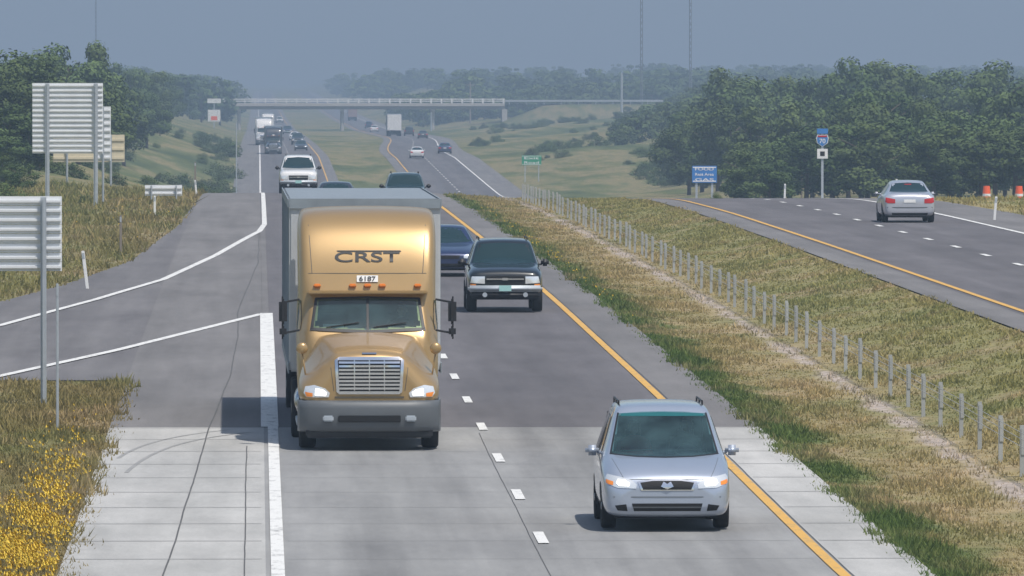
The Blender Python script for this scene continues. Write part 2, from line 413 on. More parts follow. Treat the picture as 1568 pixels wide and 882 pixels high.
for (n,x0,x1,d0,d1,h0,h1) in ((56000,8.65,16.05,120,470,.03,.12),(9000,8.68,9.5,120,470,.05,.2),(16000,-6.5,-2.3,120,200,.04,.24),
        (14000,-16,-2.5,245,520,.08,.38),(9000,27.4,45,230,440,.05,.25),(3000,15.7,16.1,150,470,.03,.10)):
    x,d=tufts(n,x0,x1,d0,d1,dens=dm); S.append((x,d,h0,h1))
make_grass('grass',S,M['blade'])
def flowers(name,regs):
    V=[];Fc=[]
    for (n,cx,cd,sx,sd,hh) in regs:
        xs=rng.normal(cx,sx,n); dsn=rng.normal(cd,sd,n)
        for x,d in zip(xs,dsn):
            if paved(np.array(x),np.array(d)): continue
            if math.sin(x*5.1+d*.7)+math.sin(d*1.7-x*2.3)+random.uniform(-.8,.8)<.1: continue
            z=float(T(x,d))+hh*(.4+.7*random.random()); s=.013+.02*random.random()
            k=len(V); a=random.random()*3
            V+=[(x-s*math.cos(a),d-s*math.sin(a),z-s*.5),(x+s*math.cos(a),d+s*math.sin(a),z-s*.3),(x+s*.6,d-s,z+s*.8),(x-s*.6,d+s,z+s)]; Fc.append((k,k+1,k+2,k+3))
    return mesh_obj(name,V,Fc,M['flower'])
flowers('wildflowers',[(4200,-3.2,131,.33,5,.22),(2600,-3.2,142,.3,5,.22),(800,-3.1,154,.25,5,.22),(160,-3.3,168,.3,6,.22),
   (60,9.1,262,.1,12,.14),(110,9.2,300,.12,16,.15),(150,9.2,345,.12,20,.15),(60,9.3,395,.2,20,.15),(120,-5,390,1.0,25,.3)])

# ------------------------------------------------------------------ trees
def tree_mesh(name,H,R,seed,nl=4200,leaf=.3,low=.12,nk=30):
    r=np.random.default_rng(seed)
    c=[];rad=[]
    zc=H*(low+(1-low)/2); hz=H*(1-low)/2
    for i in range(nk):
        u=r.normal(size=3); u/=np.linalg.norm(u); q=r.random()**.45*.84
        cz=u[2]*q*hz; wdt=1-.25*max(0,cz/hz)
        c.append((u[0]*q*R*wdt,u[1]*q*R*wdt,zc+cz)); rad.append(R*(.16+.22*r.random()))
    c=np.array(c); rad=np.array(rad); cv=r.random(nk)*.5
    pk=r.choice(nk,nl,p=rad**2/np.sum(rad**2))
    u=r.normal(size=(nl,3)); u/=np.linalg.norm(u,axis=1)[:,None]
    pos=c[pk]+u*(rad[pk]*(.6+.55*r.random(nl)))[:,None]*np.array([1,1,.75])
    nrm=u*1.1+r.normal(size=(nl,3))*.4+np.array([0,0,.3]); nrm/=np.linalg.norm(nrm,axis=1)[:,None]
    t=np.cross(nrm,r.normal(size=(nl,3))); t/=np.linalg.norm(t,axis=1)[:,None]; b=np.cross(nrm,t)
    s=(leaf*(.45+.7*r.random(nl)))[:,None]
    V=np.stack([pos-t*s-b*s*.3,pos+b*s*.7-t*s*.1,pos+t*s+b*s*.2,pos-b*s*.8+t*s*.1],1).reshape(-1,3)
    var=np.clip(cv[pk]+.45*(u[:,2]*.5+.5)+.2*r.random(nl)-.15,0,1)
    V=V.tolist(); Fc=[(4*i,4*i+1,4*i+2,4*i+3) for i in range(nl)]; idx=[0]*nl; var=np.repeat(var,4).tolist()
    bm=bmesh.new(); add_cyl(bm,(0,0,-.5),(.1,0,H*.35),.03*H*.8,.02*H*.8,8); add_cyl(bm,(.1,0,H*.34),(0,.1,H*.75),.016*H,.006*H,7)
    for k in range(6):
        a=k*1.05+r.random(); z0=H*(.25+.07*k); add_cyl(bm,(.05,0,z0),(math.cos(a)*R*.6,math.sin(a)*R*.6,z0+H*.16),.009*H,.003*H,6)
    bm.verts.ensure_lookup_table(); bm.verts.index_update(); off=len(V)
    V+=[list(v.co) for v in bm.verts]; var+=[.5]*len(bm.verts)
    for f in bm.faces: Fc.append(tuple(off+v.index for v in f.verts)); idx.append(1)
    bm.free()
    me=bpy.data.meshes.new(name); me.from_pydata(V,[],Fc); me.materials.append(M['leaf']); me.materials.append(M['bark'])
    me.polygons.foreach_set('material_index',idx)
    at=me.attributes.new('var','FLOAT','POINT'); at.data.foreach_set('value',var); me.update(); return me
TM=[tree_mesh('tree_mesh_%d'%i,10,rr,40+i,8000,.175,lw,nk) for i,(rr,lw,nk) in enumerate([(3.6,.02,34),(4.2,.05,28),(3.2,.08,38),(4.6,.0,40),(3.8,.1,30),(4.0,.02,22)])]
FM=[tree_mesh('far_tree_mesh_%d'%i,10,rr,80+i,1400,.42,.02) for i,rr in enumerate([4.5,5.2,4.0])]
BM=[tree_mesh('bush_mesh_%d'%i,10,rr,95+i,2400,.4,-.35) for i,rr in enumerate([8.5,10.5])]
def tree(name,x,d,h,meshes,parent=None,sxy=1.0,dz=0):
    o=bpy.data.objects.new(name,random.choice(meshes)); s=h/10.
    o.location=(x,d,float(T(x,d))-.2+dz); o.scale=(s*sxy*random.uniform(.85,1.2),s*sxy*random.uniform(.85,1.2),s)
    o.rotation_euler=(0,0,random.random()*6.28); return link(o,parent)
for (b,e,d) in [(1060,150,1000),(1085,110,1030),(1102,94,1000),(1140,106,980),(1120,145,860),(1165,110,960),(1185,103,1000),(1215,101,1000),(1240,106,960),
   (1265,98,1000),(1298,74,950),(1325,78,960),(1350,86,1000),(1385,90,970),(1400,104,920),(1425,97,1000),(1455,96,1000),(1475,100,950),(1500,93,1000),
   (1530,84,950),(1560,88,980),(1590,86,980),(1280,130,800),(1340,112,760),(1372,118,780),(1320,140,740),(1440,136,780),(1500,124,770),(1540,132,750),(1410,145,740),(1575,122,750),
   (1150,155,790),(1180,162,800),(1210,150,770),(1245,158,800),(1160,205,700),(1200,200,690),(1235,205,680),(1275,175,690),(1470,160,700),(1525,172,680),(1610,150,700),(1390,170,690),(1330,180,680),
   (1055,180,900),(1075,165,920),(1100,160,880),(1300,150,720),(1455,185,660),(1505,190,650),(1555,180,660),(1140,225,640),(1180,235,620),(1430,205,640)]:
    x=SX(b,d); z=float(T(x,d)); h=max(2.5,SZ(e,d)-z+.2)
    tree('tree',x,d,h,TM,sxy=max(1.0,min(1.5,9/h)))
for (b,e,d) in [(10,62,620),(-20,70,600),(40,60,700),(70,68,760),(105,52,800),(135,50,820),(150,72,860),(15,150,560),(45,185,560),(-10,190,540),(178,90,1200),(205,93,1250),(230,98,1300),(90,110,700),(60,130,640),
    (120,120,700),(155,125,800),(190,128,1000),(225,130,1150),(30,110,600),(250,102,1500),(215,110,1300),(5,235,500),(30,245,490)]:
    x=SX(b,d); z=float(T(x,d)); h=max(1.5,SZ(e,d)-z+.2)
    tree('tree',x,d,h,TM,sxy=max(.8,min(1.3,8/h)))
tl=empty('distant_treeline')
for i in range(280):
    b=random.uniform(485,1640); d=random.uniform(2500,4600)
    if b<700: d=random.uniform(3400,5200)
    top=np.interp(b,[485,510,545,600,760,900,1000,1100,1640],[132,112,102,103,101,100,92,96,98])+random.uniform(-3,15)
    x=SX(b,d); z=float(T(x,d)); h=max(5,SZ(top,d)-z)
    if x<SH(d)+31: continue
    tree('distant_tree',x,d,h,FM,tl,1.35)
for i in range(230):
    b=random.uniform(590,1100); d=random.uniform(2380,2800)
    top=np.interp(b,[590,680,800,940,1000,1040,1100],[142,130,126,120,110,104,100])+random.uniform(-2,16)
    x=SX(b,d); z=float(T(x,d)); h=max(4,SZ(top,d)-z)
    if x<SH(d)+33: continue
    tree('distant_tree',x,d,h,FM,tl,1.3)
for i in range(64):
    b=random.uniform(940,1110); d=random.uniform(1250,2150); top=np.interp(b,[940,975,1040,1110],[182,165,138,112])+random.uniform(-4,18)
    x=SX(b,d); z=float(T(x,d)); tree('distant_tree',x,d,max(2.5,SZ(top,d)-z),FM,tl,1.2)
for i in range(150):
    b=random.uniform(-60,372); d=random.uniform(1700,3400)
    top=np.interp(b,[-60,200,270,340,372],[88,94,106,112,128])+random.uniform(-2,12)
    x=SX(b,d); 
    if x>-7: continue
    z=float(T(x,d)); h=max(4,SZ(top,d)-z); tree('distant_tree',x,d,h,FM,tl,1.0)
hg=empty('hedgerow')
for i in range(150):
    cl=i%9; bc=[730,790,850,905,950,1000,1040,880,760][cl]; dc=[1500,1900,1250,1350,1700,1150,1100,2050,2100][cl]
    b=bc+random.gauss(0,24); d=dc*random.uniform(.94,1.06); x=SX(b,d)
    if x<SH(d)+29.5: continue
    tree('shrub',x,d,random.uniform(.5,1.6),BM,hg)
for i in range(110):
    b=random.uniform(300,356) if i%2 else random.uniform(60,340); d=random.uniform(560,1500); x=SX(b,d)
    if x>-4.2: continue
    tree('shrub',x,d,random.uniform(.6,1.7),BM,hg)
for (b,d,h) in [(915,1300,2.2),(985,1080,2.0),(1040,1050,2.8),(1095,430,.5),(130,430,.6),(345,1100,2.2),(352,1250,2.5),(335,1000,2.2),(340,800,1.4),(330,700,1.1),(10,430,1.2),(-5,400,1.0)]:
    tree('bush',SX(b,d),d,h,BM)

# ------------------------------------------------------------------ bridge
br=empty('overpass_bridge',(0,BD,0))
bx0,bx1=SX(262,BD),SX(772,BD)
bm=bmesh.new(); add_box(bm,bx0,bx1,-5,5,-2.75,-2.1,0,0); add_box(bm,bx0,bx1,-4.6,-4.2,-3.5,-2.752,0,1); add_box(bm,bx0,bx1,4.2,4.6,-3.5,-2.752,0,1)
add_box(bm,bx0,bx1,-1.2,-.8,-3.5,-2.752,0,1)
bm_obj('deck',bm,[M['concrete_b'],M['steel_b']],br)
bm=bmesh.new()
for yy in (-4.9,4.9):
    for z in (-1.15,-1.6): add_box(bm,bx0,bx1,yy-.06,yy+.06,z-.09,z+.09)
    x=bx0+.3
    while x<bx1: add_box(bm,x-.1,x+.1,yy-.08,yy+.08,-2.095,-1.0); x+=2.4
bm_obj('railing',bm,M['white'],br)
bm=bmesh.new()
for px in (-4.4,19.5,40.5):
    zb=float(T(px,BD))-1
    for yy in (-3,0,3): add_cyl(bm,(px,yy,zb),(px,yy,-3.9),.4,.4,12)
    add_box(bm,px-.5,px+.5,-4.5,4.5,-3.9,-3.502)
for px in (bx0,bx1): add_box(bm,px-.6,px+.6,-5,5,-9,-3.502)
bm_obj('piers',bm,M['concrete_b'],br)
for s,(xa,xb) in enumerate(((bx0-60,bx0-.1),(bx1+.1,bx1+60))):
    bm=bmesh.new(); add_box(bm,xa,xb,-4.94,-4.86,-1.75,-1.3)
    x=xa+1
    while x<xb: add_box(bm,x-.08,x+.08,-4.84,-4.7,-2.4,-1.3); x+=4
    bm_obj('guard_rail_%d'%s,bm,M['galv'],br)
mesh_obj('bridge_road',[(bx0-300,BD-4,-2.1),(bx0-.2,BD-4,-2.1),(bx0-.2,BD+4,-2.1),(bx0-300,BD+4,-2.1),(bx1+.2,BD-4,-2.1),(bx1+300,BD-4,-2.1),(bx1+300,BD+4,-2.1),(bx1+.2,BD+4,-2.1)],[(0,1,2,3),(4,5,6,7)],M['asphalt_sh'])

# ------------------------------------------------------------------ vehicles
def loft(name,st,mat,parent,sub=2,crown=.025,rnd=.07):
    rings=[]
    for (y,zb,zs,ws,zt,wt) in st:
        h=[(0,zb),(.8*ws,zb),(.97*ws,zb+.08*(zs-zb)),(ws,zb+.5*(zs-zb)),(.99*ws,zs-.04),(.96*ws,zs),(wt,zt-rnd*max(zt-zs,.1)-.02),(.9*wt,zt),(.45*wt,zt+crown*.8),(0,zt+crown)]
        ring=[(x,y,z) for x,z in h]+[(-x,y,z) for x,z in h[-2:0:-1]]
        rings.append(ring)
    n=len(rings[0]); v=[p for r in rings for p in r]; f=[]
    for j in range(len(rings)-1):
        for i in range(n):
            k=(i+1)%n; f.append((j*n+i,j*n+k,(j+1)*n+k,(j+1)*n+i))
    for base,ring in ((0,rings[0]),((len(rings)-1)*n,rings[-1])):
        c=len(v); v.append((0,ring[0][1],(ring[0][2]+ring[9][2])/2))
        for i in range(n): f.append((base+i,base+(i+1)%n,c))
    o=mesh_obj(name,v,f,mat,smooth=True)
    md=o.modifiers.new('s','SUBSURF'); md.levels=sub
    bpy.context.view_layer.update()
    dg=bpy.context.evaluated_depsgraph_get(); me=bpy.data.meshes.new_from_object(o.evaluated_get(dg))
    o.modifiers.clear(); old=o.data; o.data=me; bpy.data.meshes.remove(old)
    bm=bmesh.new(); bm.from_mesh(me); bmesh.ops.recalc_face_normals(bm,faces=bm.faces); bm.to_mesh(me); bvh=BVHTree.FromBMesh(bm); bm.free()
    o.parent=parent
    return o,bvh
DIR={'f':(Vector((0,1,0)),lambda a,b:Vector((a,-60,b))),'r':(Vector((0,-1,0)),lambda a,b:Vector((a,60,b))),
     'l':(Vector((1,0,0)),lambda a,b:Vector((-20,a,b))),'s':(Vector((-1,0,0)),lambda a,b:Vector((20,a,b)))}
def project(bm,bvh,mode,off):
    dr,fn=DIR[mode]
    for v in bm.verts:
        o_=fn(v.co.x,v.co.y); h=bvh.ray_cast(o_,dr)
        if h[0] is None:
            q=fn(v.co.x,v.co.y); 
            if mode in 'fr': q.y=0 if mode=='f' else 5
            else: q.x=0
            h=bvh.find_nearest(q)
            p=h[0].copy()
            if mode in 'fr': p.x=v.co.x; p.z=v.co.y
        else: p=h[0]
        v.co=p-dr*off
def patch(name,bvh,outl,mode,mat,parent,off=.008,cuts=4,mirror=False):
    for s in ((1,-1) if mirror else (1,)):
        bm=bmesh.new(); vs=[bm.verts.new((a*s,b,0)) for a,b in outl]; bm.faces.new(vs)
        bmesh.ops.triangulate(bm,faces=bm.faces); 
        if cuts: bmesh.ops.subdivide_edges(bm,edges=bm.edges,cuts=cuts,use_grid_fill=True)
        project(bm,bvh,mode,off); bmesh.ops.recalc_face_normals(bm,faces=bm.faces)
        bm_obj(name,bm,mat,parent,True)
def sidepatch(name,bvh,outl,mat,parent,off=.008,cuts=3):
    for m in ('l','s'): patch(name,bvh,outl,m,mat,parent,off,cuts)
def inside(px,pz,poly):
    c=False; j=len(poly)-1
    for i in range(len(poly)):
        xi,zi=poly[i]; xj,zj=poly[j]
        if (zi>pz)!=(zj>pz) and px<(xj-xi)*(pz-zi)/(zj-zi)+xi: c=not c
        j=i
    return c
def cut_front(o,poly,ymax):
    bm=bmesh.new(); bm.from_mesh(o.data)
    kill=[f for f in bm.faces if f.normal.y<-.15 and f.calc_center_median().y<ymax and all(inside(v.co.x,v.co.z,poly) for v in f.verts)]
    bmesh.ops.delete(bm,geom=kill,context='FACES'); bm.to_mesh(o.data); bm.free()
def text_mesh(txt,w,h):
    cu=bpy.data.curves.new('t','FONT'); cu.body=txt; cu.align_x='CENTER'; cu.align_y='CENTER'; cu.offset=.012
    o=bpy.data.objects.new('t',cu); scene.collection.objects.link(o); bpy.context.view_layer.update()
    me=bpy.data.meshes.new_from_object(o.evaluated_get(bpy.context.evaluated_depsgraph_get()))
    bpy.data.objects.remove(o); bm=bmesh.new(); bm.from_mesh(me)
    xs=[v.co.x for v in bm.verts]; ys=[v.co.y for v in bm.verts]
    cx,cy=(min(xs)+max(xs))/2,(min(ys)+max(ys))/2; sx=w/(max(xs)-min(xs)); sy=h/(max(ys)-min(ys))
    for v in bm.verts: v.co=((v.co.x-cx)*sx,(v.co.y-cy)*sy,0)
    return bm
def wheel(name,x,y,r,w,parent,rim=None,side=1):
    prof=[(-.5,.55),(-.5,.93),(-.4,.99),(-.2,1.0),(.2,1.0),(.4,.99),(.5,.93),(.5,.55)]; n=28; v=[];f=[]
    for k in range(n):
        a=2*math.pi*k/n
        for (u,q) in prof: v.append((x+u*w,y+math.cos(a)*q*r,r+math.sin(a)*q*r))
    m=len(prof)
    for k in range(n):
        for i in range(m-1): f.append((k*m+i,k*m+i+1,((k+1)%n)*m+i+1,((k+1)%n)*m+i))
    mesh_obj(name,v,f,M['tyre'],smooth=True,parent=parent)
    bm=bmesh.new()
    for sgn in (-1,1):
        add_cyl(bm,(x+sgn*w*.3,y,r),(x+sgn*w*.42,y,r),r*.58,r*.58,20); add_cyl(bm,(x+sgn*w*.42,y,r),(x+sgn*w*.5,y,r),r*.22,r*.15,12)
    bm_obj(name+'_rim',bm,rim or M['rim'],parent)
def arc(cx,cz,r,n=12): return [(cx+math.cos(math.pi*k/n)*r,cz+math.sin(math.pi*k/n)*r) for k in range(n+1)]
def mirror_pair(parent,x,y,z,mat,w=.2,h=.15):
    for s in (-1,1):
        bm=bmesh.new(); xa,xb=sorted((s*x,s*(x+w))); add_box(bm,xa,xb,y,y+.12,z,z+h,.045)
        xc,xd=sorted((s*(x-.12),s*(x+.03))); add_box(bm,xc,xd,y+.05,y+.11,z+.02,z+.07,.01)
        bm_obj('side_mirror',bm,mat,parent,True)
def place(name,x,d,zf,flip,L,yaw=0,sc=1.0):
    e=empty(name,(x,d+(L*sc if flip else 0),float(zf(d+L/2))+.035),(math.pi if flip else 0)+yaw); e.scale=(sc,sc,sc); return e
def seated_person(name,parent,x,y,z,shirt,arms=True):
    V=[(0,0,0),(0,.04,.25),(0,.05,.46),(0,.02,.60),(.18,.04,.47),(.24,-.08,.26),(.14,-.38,.30),(-.18,.04,.47),(-.24,-.08,.26),(-.14,-.38,.30),(.1,-.35,.02),(-.1,-.35,.02)]
    E=[(0,1),(1,2),(2,3),(2,4),(4,5),(5,6),(2,7),(7,8),(8,9),(0,10),(0,11)]
    R=[.16,.15,.15,.055,.075,.05,.035,.075,.05,.035,.075,.075]
    me=bpy.data.meshes.new(name); me.from_pydata(V,E,[]); o=bpy.data.objects.new(name+'_body',me); link(o)
    md=o.modifiers.new('skin','SKIN')
    for i,sv_ in enumerate(me.skin_vertices[0].data): sv_.radius=(R[i],R[i]*.8 if i<3 else R[i]); sv_.use_root=(i==0)
    o.modifiers.new('sub','SUBSURF').levels=1; me.materials.append(shirt); o.location=(x,y,z); o.parent=parent
    bm=bmesh.new()
    bmesh.ops.create_uvsphere(bm,u_segments=16,v_segments=12,radius=.1); bmesh.ops.scale(bm,vec=(.8,.98,1.2),verts=bm.verts)
    for v in bm.verts:
        if v.co.z<-.03: v.co.x*=.85; 
    add_cyl(bm,(0,-.09,.02),(0,-.118,-.02),.008,.016,6)
    for s in (-1,1): add_box(bm,s*.083-.008,s*.083+.008,-.01,.03,-.03,.03,.004)
    ho=bm_obj(name+'_head',bm,M['skin'],parent,True); ho.location=(x,y+.0,z+.72)
    bm=bmesh.new(); bmesh.ops.create_uvsphere(bm,u_segments=16,v_segments=12,radius=.108); bmesh.ops.scale(bm,vec=(.84,1,1.18),verts=bm.verts)
    bmesh.ops.delete(bm,geom=[v for v in bm.verts if v.co.z<.05 and v.co.y<.02 or v.co.z<-.07],context='VERTS')
    hr=bm_obj(name+'_hair',bm,M['hair'],parent,True); hr.location=(x,y+.008,z+.725)

def minivan(name,x,d,pm,zf=ZL,flip=False):
    L=4.75; e=place(name,x,d,zf,flip,L)
    st=[(0,.34,.52,.66,.60,.54),(.03,.24,.60,.79,.70,.66),(.12,.19,.70,.87,.81,.74),(.4,.18,.82,.91,.92,.78),(.95,.18,.94,.92,1.04,.81),(1.12,.18,.97,.92,1.07,.81),
        (1.5,.18,1.0,.92,1.36,.755),(1.9,.18,1.02,.92,1.64,.70),(2.05,.18,1.02,.92,1.70,.69),(2.5,.18,1.02,.92,1.73,.69),(3.8,.18,1.02,.915,1.73,.68),(4.45,.2,1.0,.90,1.68,.66),(4.68,.25,.95,.87,1.2,.66),(4.75,.35,.85,.8,.95,.65)]
    b,bv=loft('body',st,pm,e,3)
    ws=[(-.77,1.06),(-.4,1.03),(0,1.02),(.4,1.03),(.77,1.06),(.635,1.60),(.3,1.625),(0,1.63),(-.3,1.625),(-.635,1.60)]
    patch('windshield',bv,ws,'f',M['clear'],e)
    patch('windshield_seal',bv,[(-.78,1.05),(-.4,1.02),(0,1.01),(.4,1.02),(.78,1.05),(.76,1.085),(.4,1.055),(0,1.045),(-.4,1.055),(-.76,1.085)],'f',M['black'],e,.013)
    for s in (-1,1): patch('windshield_side_seal',bv,[(s*.75,1.06),(s*.775,1.06),(s*.64,1.61),(s*.615,1.61)],'f',M['black'],e,.013)
    cut_front(b,[(q*.97,1.03+(r-1.03)*.97+.01) for q,r in ws],2.3)
    patch('tint_band',bv,[(-.60,1.565),(.60,1.565),(.585,1.60),(0,1.62),(-.585,1.60)],'f',M['tint'],e,.013)
    box('interior_floor',-.80,.80,1.3,4.5,.42,.5,M['dark'],e,.01); box('interior_rear_trim',-.7,.7,4.3,4.36,.5,1.55,M['dark'],e,.01)
    box('dashboard',-.78,.78,1.35,1.75,.82,.99,M['black'],e,.05)
    box('headliner',-.6,.6,2.15,4.3,1.61,1.63,M['seat'],e,.005)
    for sx in (-.38,.38):
        box('seat_back',sx-.23,sx+.23,2.72,2.86,.6,1.18,M['seat'],e,.06); box('headrest',sx-.12,sx+.12,2.74,2.84,1.2,1.38,M['seat'],e,.04)
        box('seat_cushion',sx-.24,sx+.24,2.2,2.72,.5,.64,M['seat'],e,.05); box('rear_seat',sx-.25,sx+.25,3.6,3.75,.6,1.2,M['seat'],e,.06)
    bm=bmesh.new(); n=20
    for k in range(n):
        a,b2=2*math.pi*k/n,2*math.pi*(k+1)/n
        add_cyl(bm,(.38+.18*math.cos(a),1.98+.05*math.sin(a),1.0+.17*math.sin(a)),(.38+.18*math.cos(b2),1.98+.05*math.sin(b2),1.0+.17*math.sin(b2)),.015,.015,5)
    bm_obj('steering_wheel',bm,M['black'],e)
    seated_person('driver',e,.38,2.35,.70,M['dark_shirt']); seated_person('passenger',e,-.38,2.35,.68,M['red_shirt'])
    patch('headlight',bv,[(.44,.60),(.43,.66),(.50,.72),(.66,.765),(.84,.80),(.875,.74),(.84,.66),(.70,.61)],'f',M['lamp'],e,mirror=True)
    patch('headlight_bulb',bv,[(.54,.635),(.53,.68),(.60,.725),(.70,.735),(.72,.68),(.68,.64)],'f',M['lamp_on'],e,.016,mirror=True)
    patch('indicator',bv,[(.765,.65),(.76,.70),(.86,.73),(.865,.68),(.83,.66)],'f',M['amber'],e,.014,mirror=True)
    patch('grille_frame',bv,[(-.37,.57),(.37,.57),(.42,.70),(.2,.73),(-.2,.73),(-.42,.70)],'f',M['chrome'],e)
    patch('grille',bv,[(-.34,.585),(.34,.585),(.38,.685),(.2,.71),(-.2,.71),(-.38,.685)],'f',M['dark'],e,.015)
    patch('emblem',bv,[(-.09,.63),(0,.59),(.09,.63),(.05,.70),(0,.665),(-.05,.70)],'f',M['chrome'],e,.03)
    patch('lower_intake',bv,[(-.47,.28),(.47,.28),(.50,.39),(-.50,.39)],'f',M['dark'],e)
    patch('intake_bar',bv,[(-.48,.325),(.48,.325),(.49,.345),(-.49,.345)],'f',M['grey'],e,.02)
    patch('fog_recess',bv,[(.56,.28),(.70,.29),(.74,.36),(.58,.38)],'f',M['dark'],e,mirror=True)
    patch('bumper_crease',bv,[(-.76,.475),(.76,.475),(.76,.487),(-.76,.487)],'f',M['grey'],e,.006)
    patch('hood_seam',bv,[(-.60,.725),(.60,.725),(.60,.733),(-.60,.733)],'f',M['grey'],e,.006)
    for s in (-1,1): patch('hood_edge_seam',bv,[(s*.60,.728),(s*.608,.728),(s*.76,1.0),(s*.752,1.0)],'f',M['grey'],e,.006,5)
    sidepatch('side_window_front',bv,[(1.7,1.06),(2.6,1.06),(2.6,1.55),(2.08,1.53)],M['glass'],e)
    sidepatch('side_window_mid',bv,[(2.7,1.06),(3.6,1.06),(3.6,1.56),(2.7,1.56)],M['glass'],e)
    sidepatch('side_window_rear',bv,[(3.7,1.06),(4.45,1.08),(4.3,1.52),(3.7,1.56)],M['glass'],e)
    for cy in (.92,3.78):
        sidepatch('wheel_arch',bv,arc(cy,.30,.37),M['dark'],e,.004,2)
        for s in (-1,1): wheel('wheel',s*.80,cy,.32,.21,e)
    mirror_pair(e,.90,1.75,1.0,pm,.2,.15)
    bm=bmesh.new()
    for s in (-1,1):
        add_cyl(bm,(s*.6,2.4,1.755),(s*.6,4.2,1.755),.015,.015,6)
        for yy in (2.4,3.3,4.2): add_cyl(bm,(s*.6,yy,1.68),(s*.6,yy,1.757),.015,.015,6)
    bm_obj('roof_rails',bm,M['black'],e)
    bm=bmesh.new()
    for s in (-.62,.05): add_cyl(bm,(s,1.10,1.09),(s+.52,1.15,1.11),.010,.008,5)
    bm_obj('wipers',bm,M['black'],e)
    box('underbody',-.75,.75,.35,4.4,.17,.4,M['dark'],e)
    return e
def suv(name,x,d,pm,zf=ZL,flip=False,trim=None,H=1.0,sc=1.0,lamp=None):
    L=4.7; e=place(name,x,d,zf,flip,L,0,sc); trim=trim or M['chrome']
    st=[(0,.50,.78,.72,.86,.62),(.03,.44,.86,.82,.95,.72),(.12,.42,.94,.90,1.02,.78),(.5,.40,1.0,.935,1.10,.82),(1.25,.38,1.03,.94,1.16,.84),(1.4,.38,1.04,.94,1.19,.84),
        (1.65,.38,1.06,.94,1.42,.77),(1.9,.38,1.08,.94,1.66,.71),(2.05,.38,1.09,.94,1.73,.70),(2.5,.38,1.09,.94,1.76,.70),(4.0,.38,1.08,.93,1.76,.69),(4.5,.4,1.06,.92,1.70,.68),(4.65,.44,1.0,.9,1.2,.72),(4.7,.5,.95,.82,1.0,.7)]
    st=[(a,b,c*H if c>.9 else c,w,t*H if t>.9 else t,u) for a,b,c,w,t,u in st]
    b,bv=loft('body',st,pm,e)
    patch('windshield',bv,[(-.78,1.19*H),(0,1.17*H),(.78,1.19*H),(.64,1.64*H),(0,1.68*H),(-.64,1.64*H)],'f',M['glass'],e)
    patch('headlight',bv,[(.50,.70),(.50,.88),(.82,.88),(.86,.72)],'f',lamp or M['lamp'],e,.012,mirror=True)
    patch('indicator',bv,[(.72,.63),(.72,.69),(.86,.70),(.86,.64)],'f',M['amber'],e,.012,mirror=True)
    patch('grille',bv,[(-.46,.68),(.46,.68),(.48,.90),(-.48,.90)],'f',M['dark'],e)
    patch('grille_bar',bv,[(-.46,.80),(.46,.80),(.46,.83),(-.46,.83)],'f',trim,e,.03)
    patch('emblem',bv,[(-.1,.815),(-.06,.785),(.06,.785),(.1,.815),(.06,.845),(-.06,.845)],'f',trim,e,.045)
    bm=bmesh.new(); add_box(bm,-.92,.92,-.08,.25,.50,.66,.05); bm_obj('bumper',bm,trim if trim is not M['chrome'] else M['galv'],e,True)
    bm=bmesh.new(); add_box(bm,-.86,.86,-.05,.25,.36,.495,.04); bm_obj('lower_valance',bm,M['black'],e,True)
    box('licence_plate',-.15,.15,-.10,-.085,.52,.66,M['plate'],e,0)
    bm=bmesh.new(); add_cyl(bm,(.5,-.06,.43),(.5,-.045,.43),.06,.06,12); add_cyl(bm,(-.5,-.06,.43),(-.5,-.045,.43),.06,.06,12); bm_obj('fog_lamps',bm,M['galv'],e)
    sidepatch('side_window_front',bv,[(1.75,1.13*H),(2.6,1.13*H),(2.6,1.6*H),(2.1,1.6*H)],M['glass'],e)
    sidepatch('side_window_rear',bv,[(2.7,1.13*H),(3.5,1.13*H),(3.5,1.6*H),(2.7,1.6*H)],M['glass'],e)
    sidepatch('side_window_cargo',bv,[(3.6,1.13*H),(4.45,1.13*H),(4.3,1.6*H),(3.6,1.6*H)],M['glass'],e)
    patch('rear_window',bv,[(-.66,1.15*H),(.66,1.15*H),(.6,1.6*H),(-.6,1.6*H)],'r',M['glass'],e)
    patch('tail_light',bv,[(.72,.8),(.86,.8),(.84,1.1),(.72,1.1)],'r',M['red'],e,mirror=True)
    for cy in (.95,3.8):
        sidepatch('wheel_arch',bv,arc(cy,.42,.42),M['dark'],e,.004,2)
        for s in (-1,1): wheel('wheel',s*.81,cy,.37,.25,e)
    mirror_pair(e,.93,1.75,1.1*H,M['black'],.2,.18)
    bm=bmesh.new()
    for s in (-1,1):
        add_cyl(bm,(s*.6,2.3,1.8*H),(s*.6,4.3,1.8*H),.018,.018,6)
        for yy in (2.3,4.3): add_cyl(bm,(s*.6,yy,1.74*H),(s*.6,yy,1.8*H),.018,.018,6)
    bm_obj('roof_rails',bm,M['black'],e)
    box('underbody',-.8,.8,.4,4.4,.3,.5,M['dark'],e)
    return e
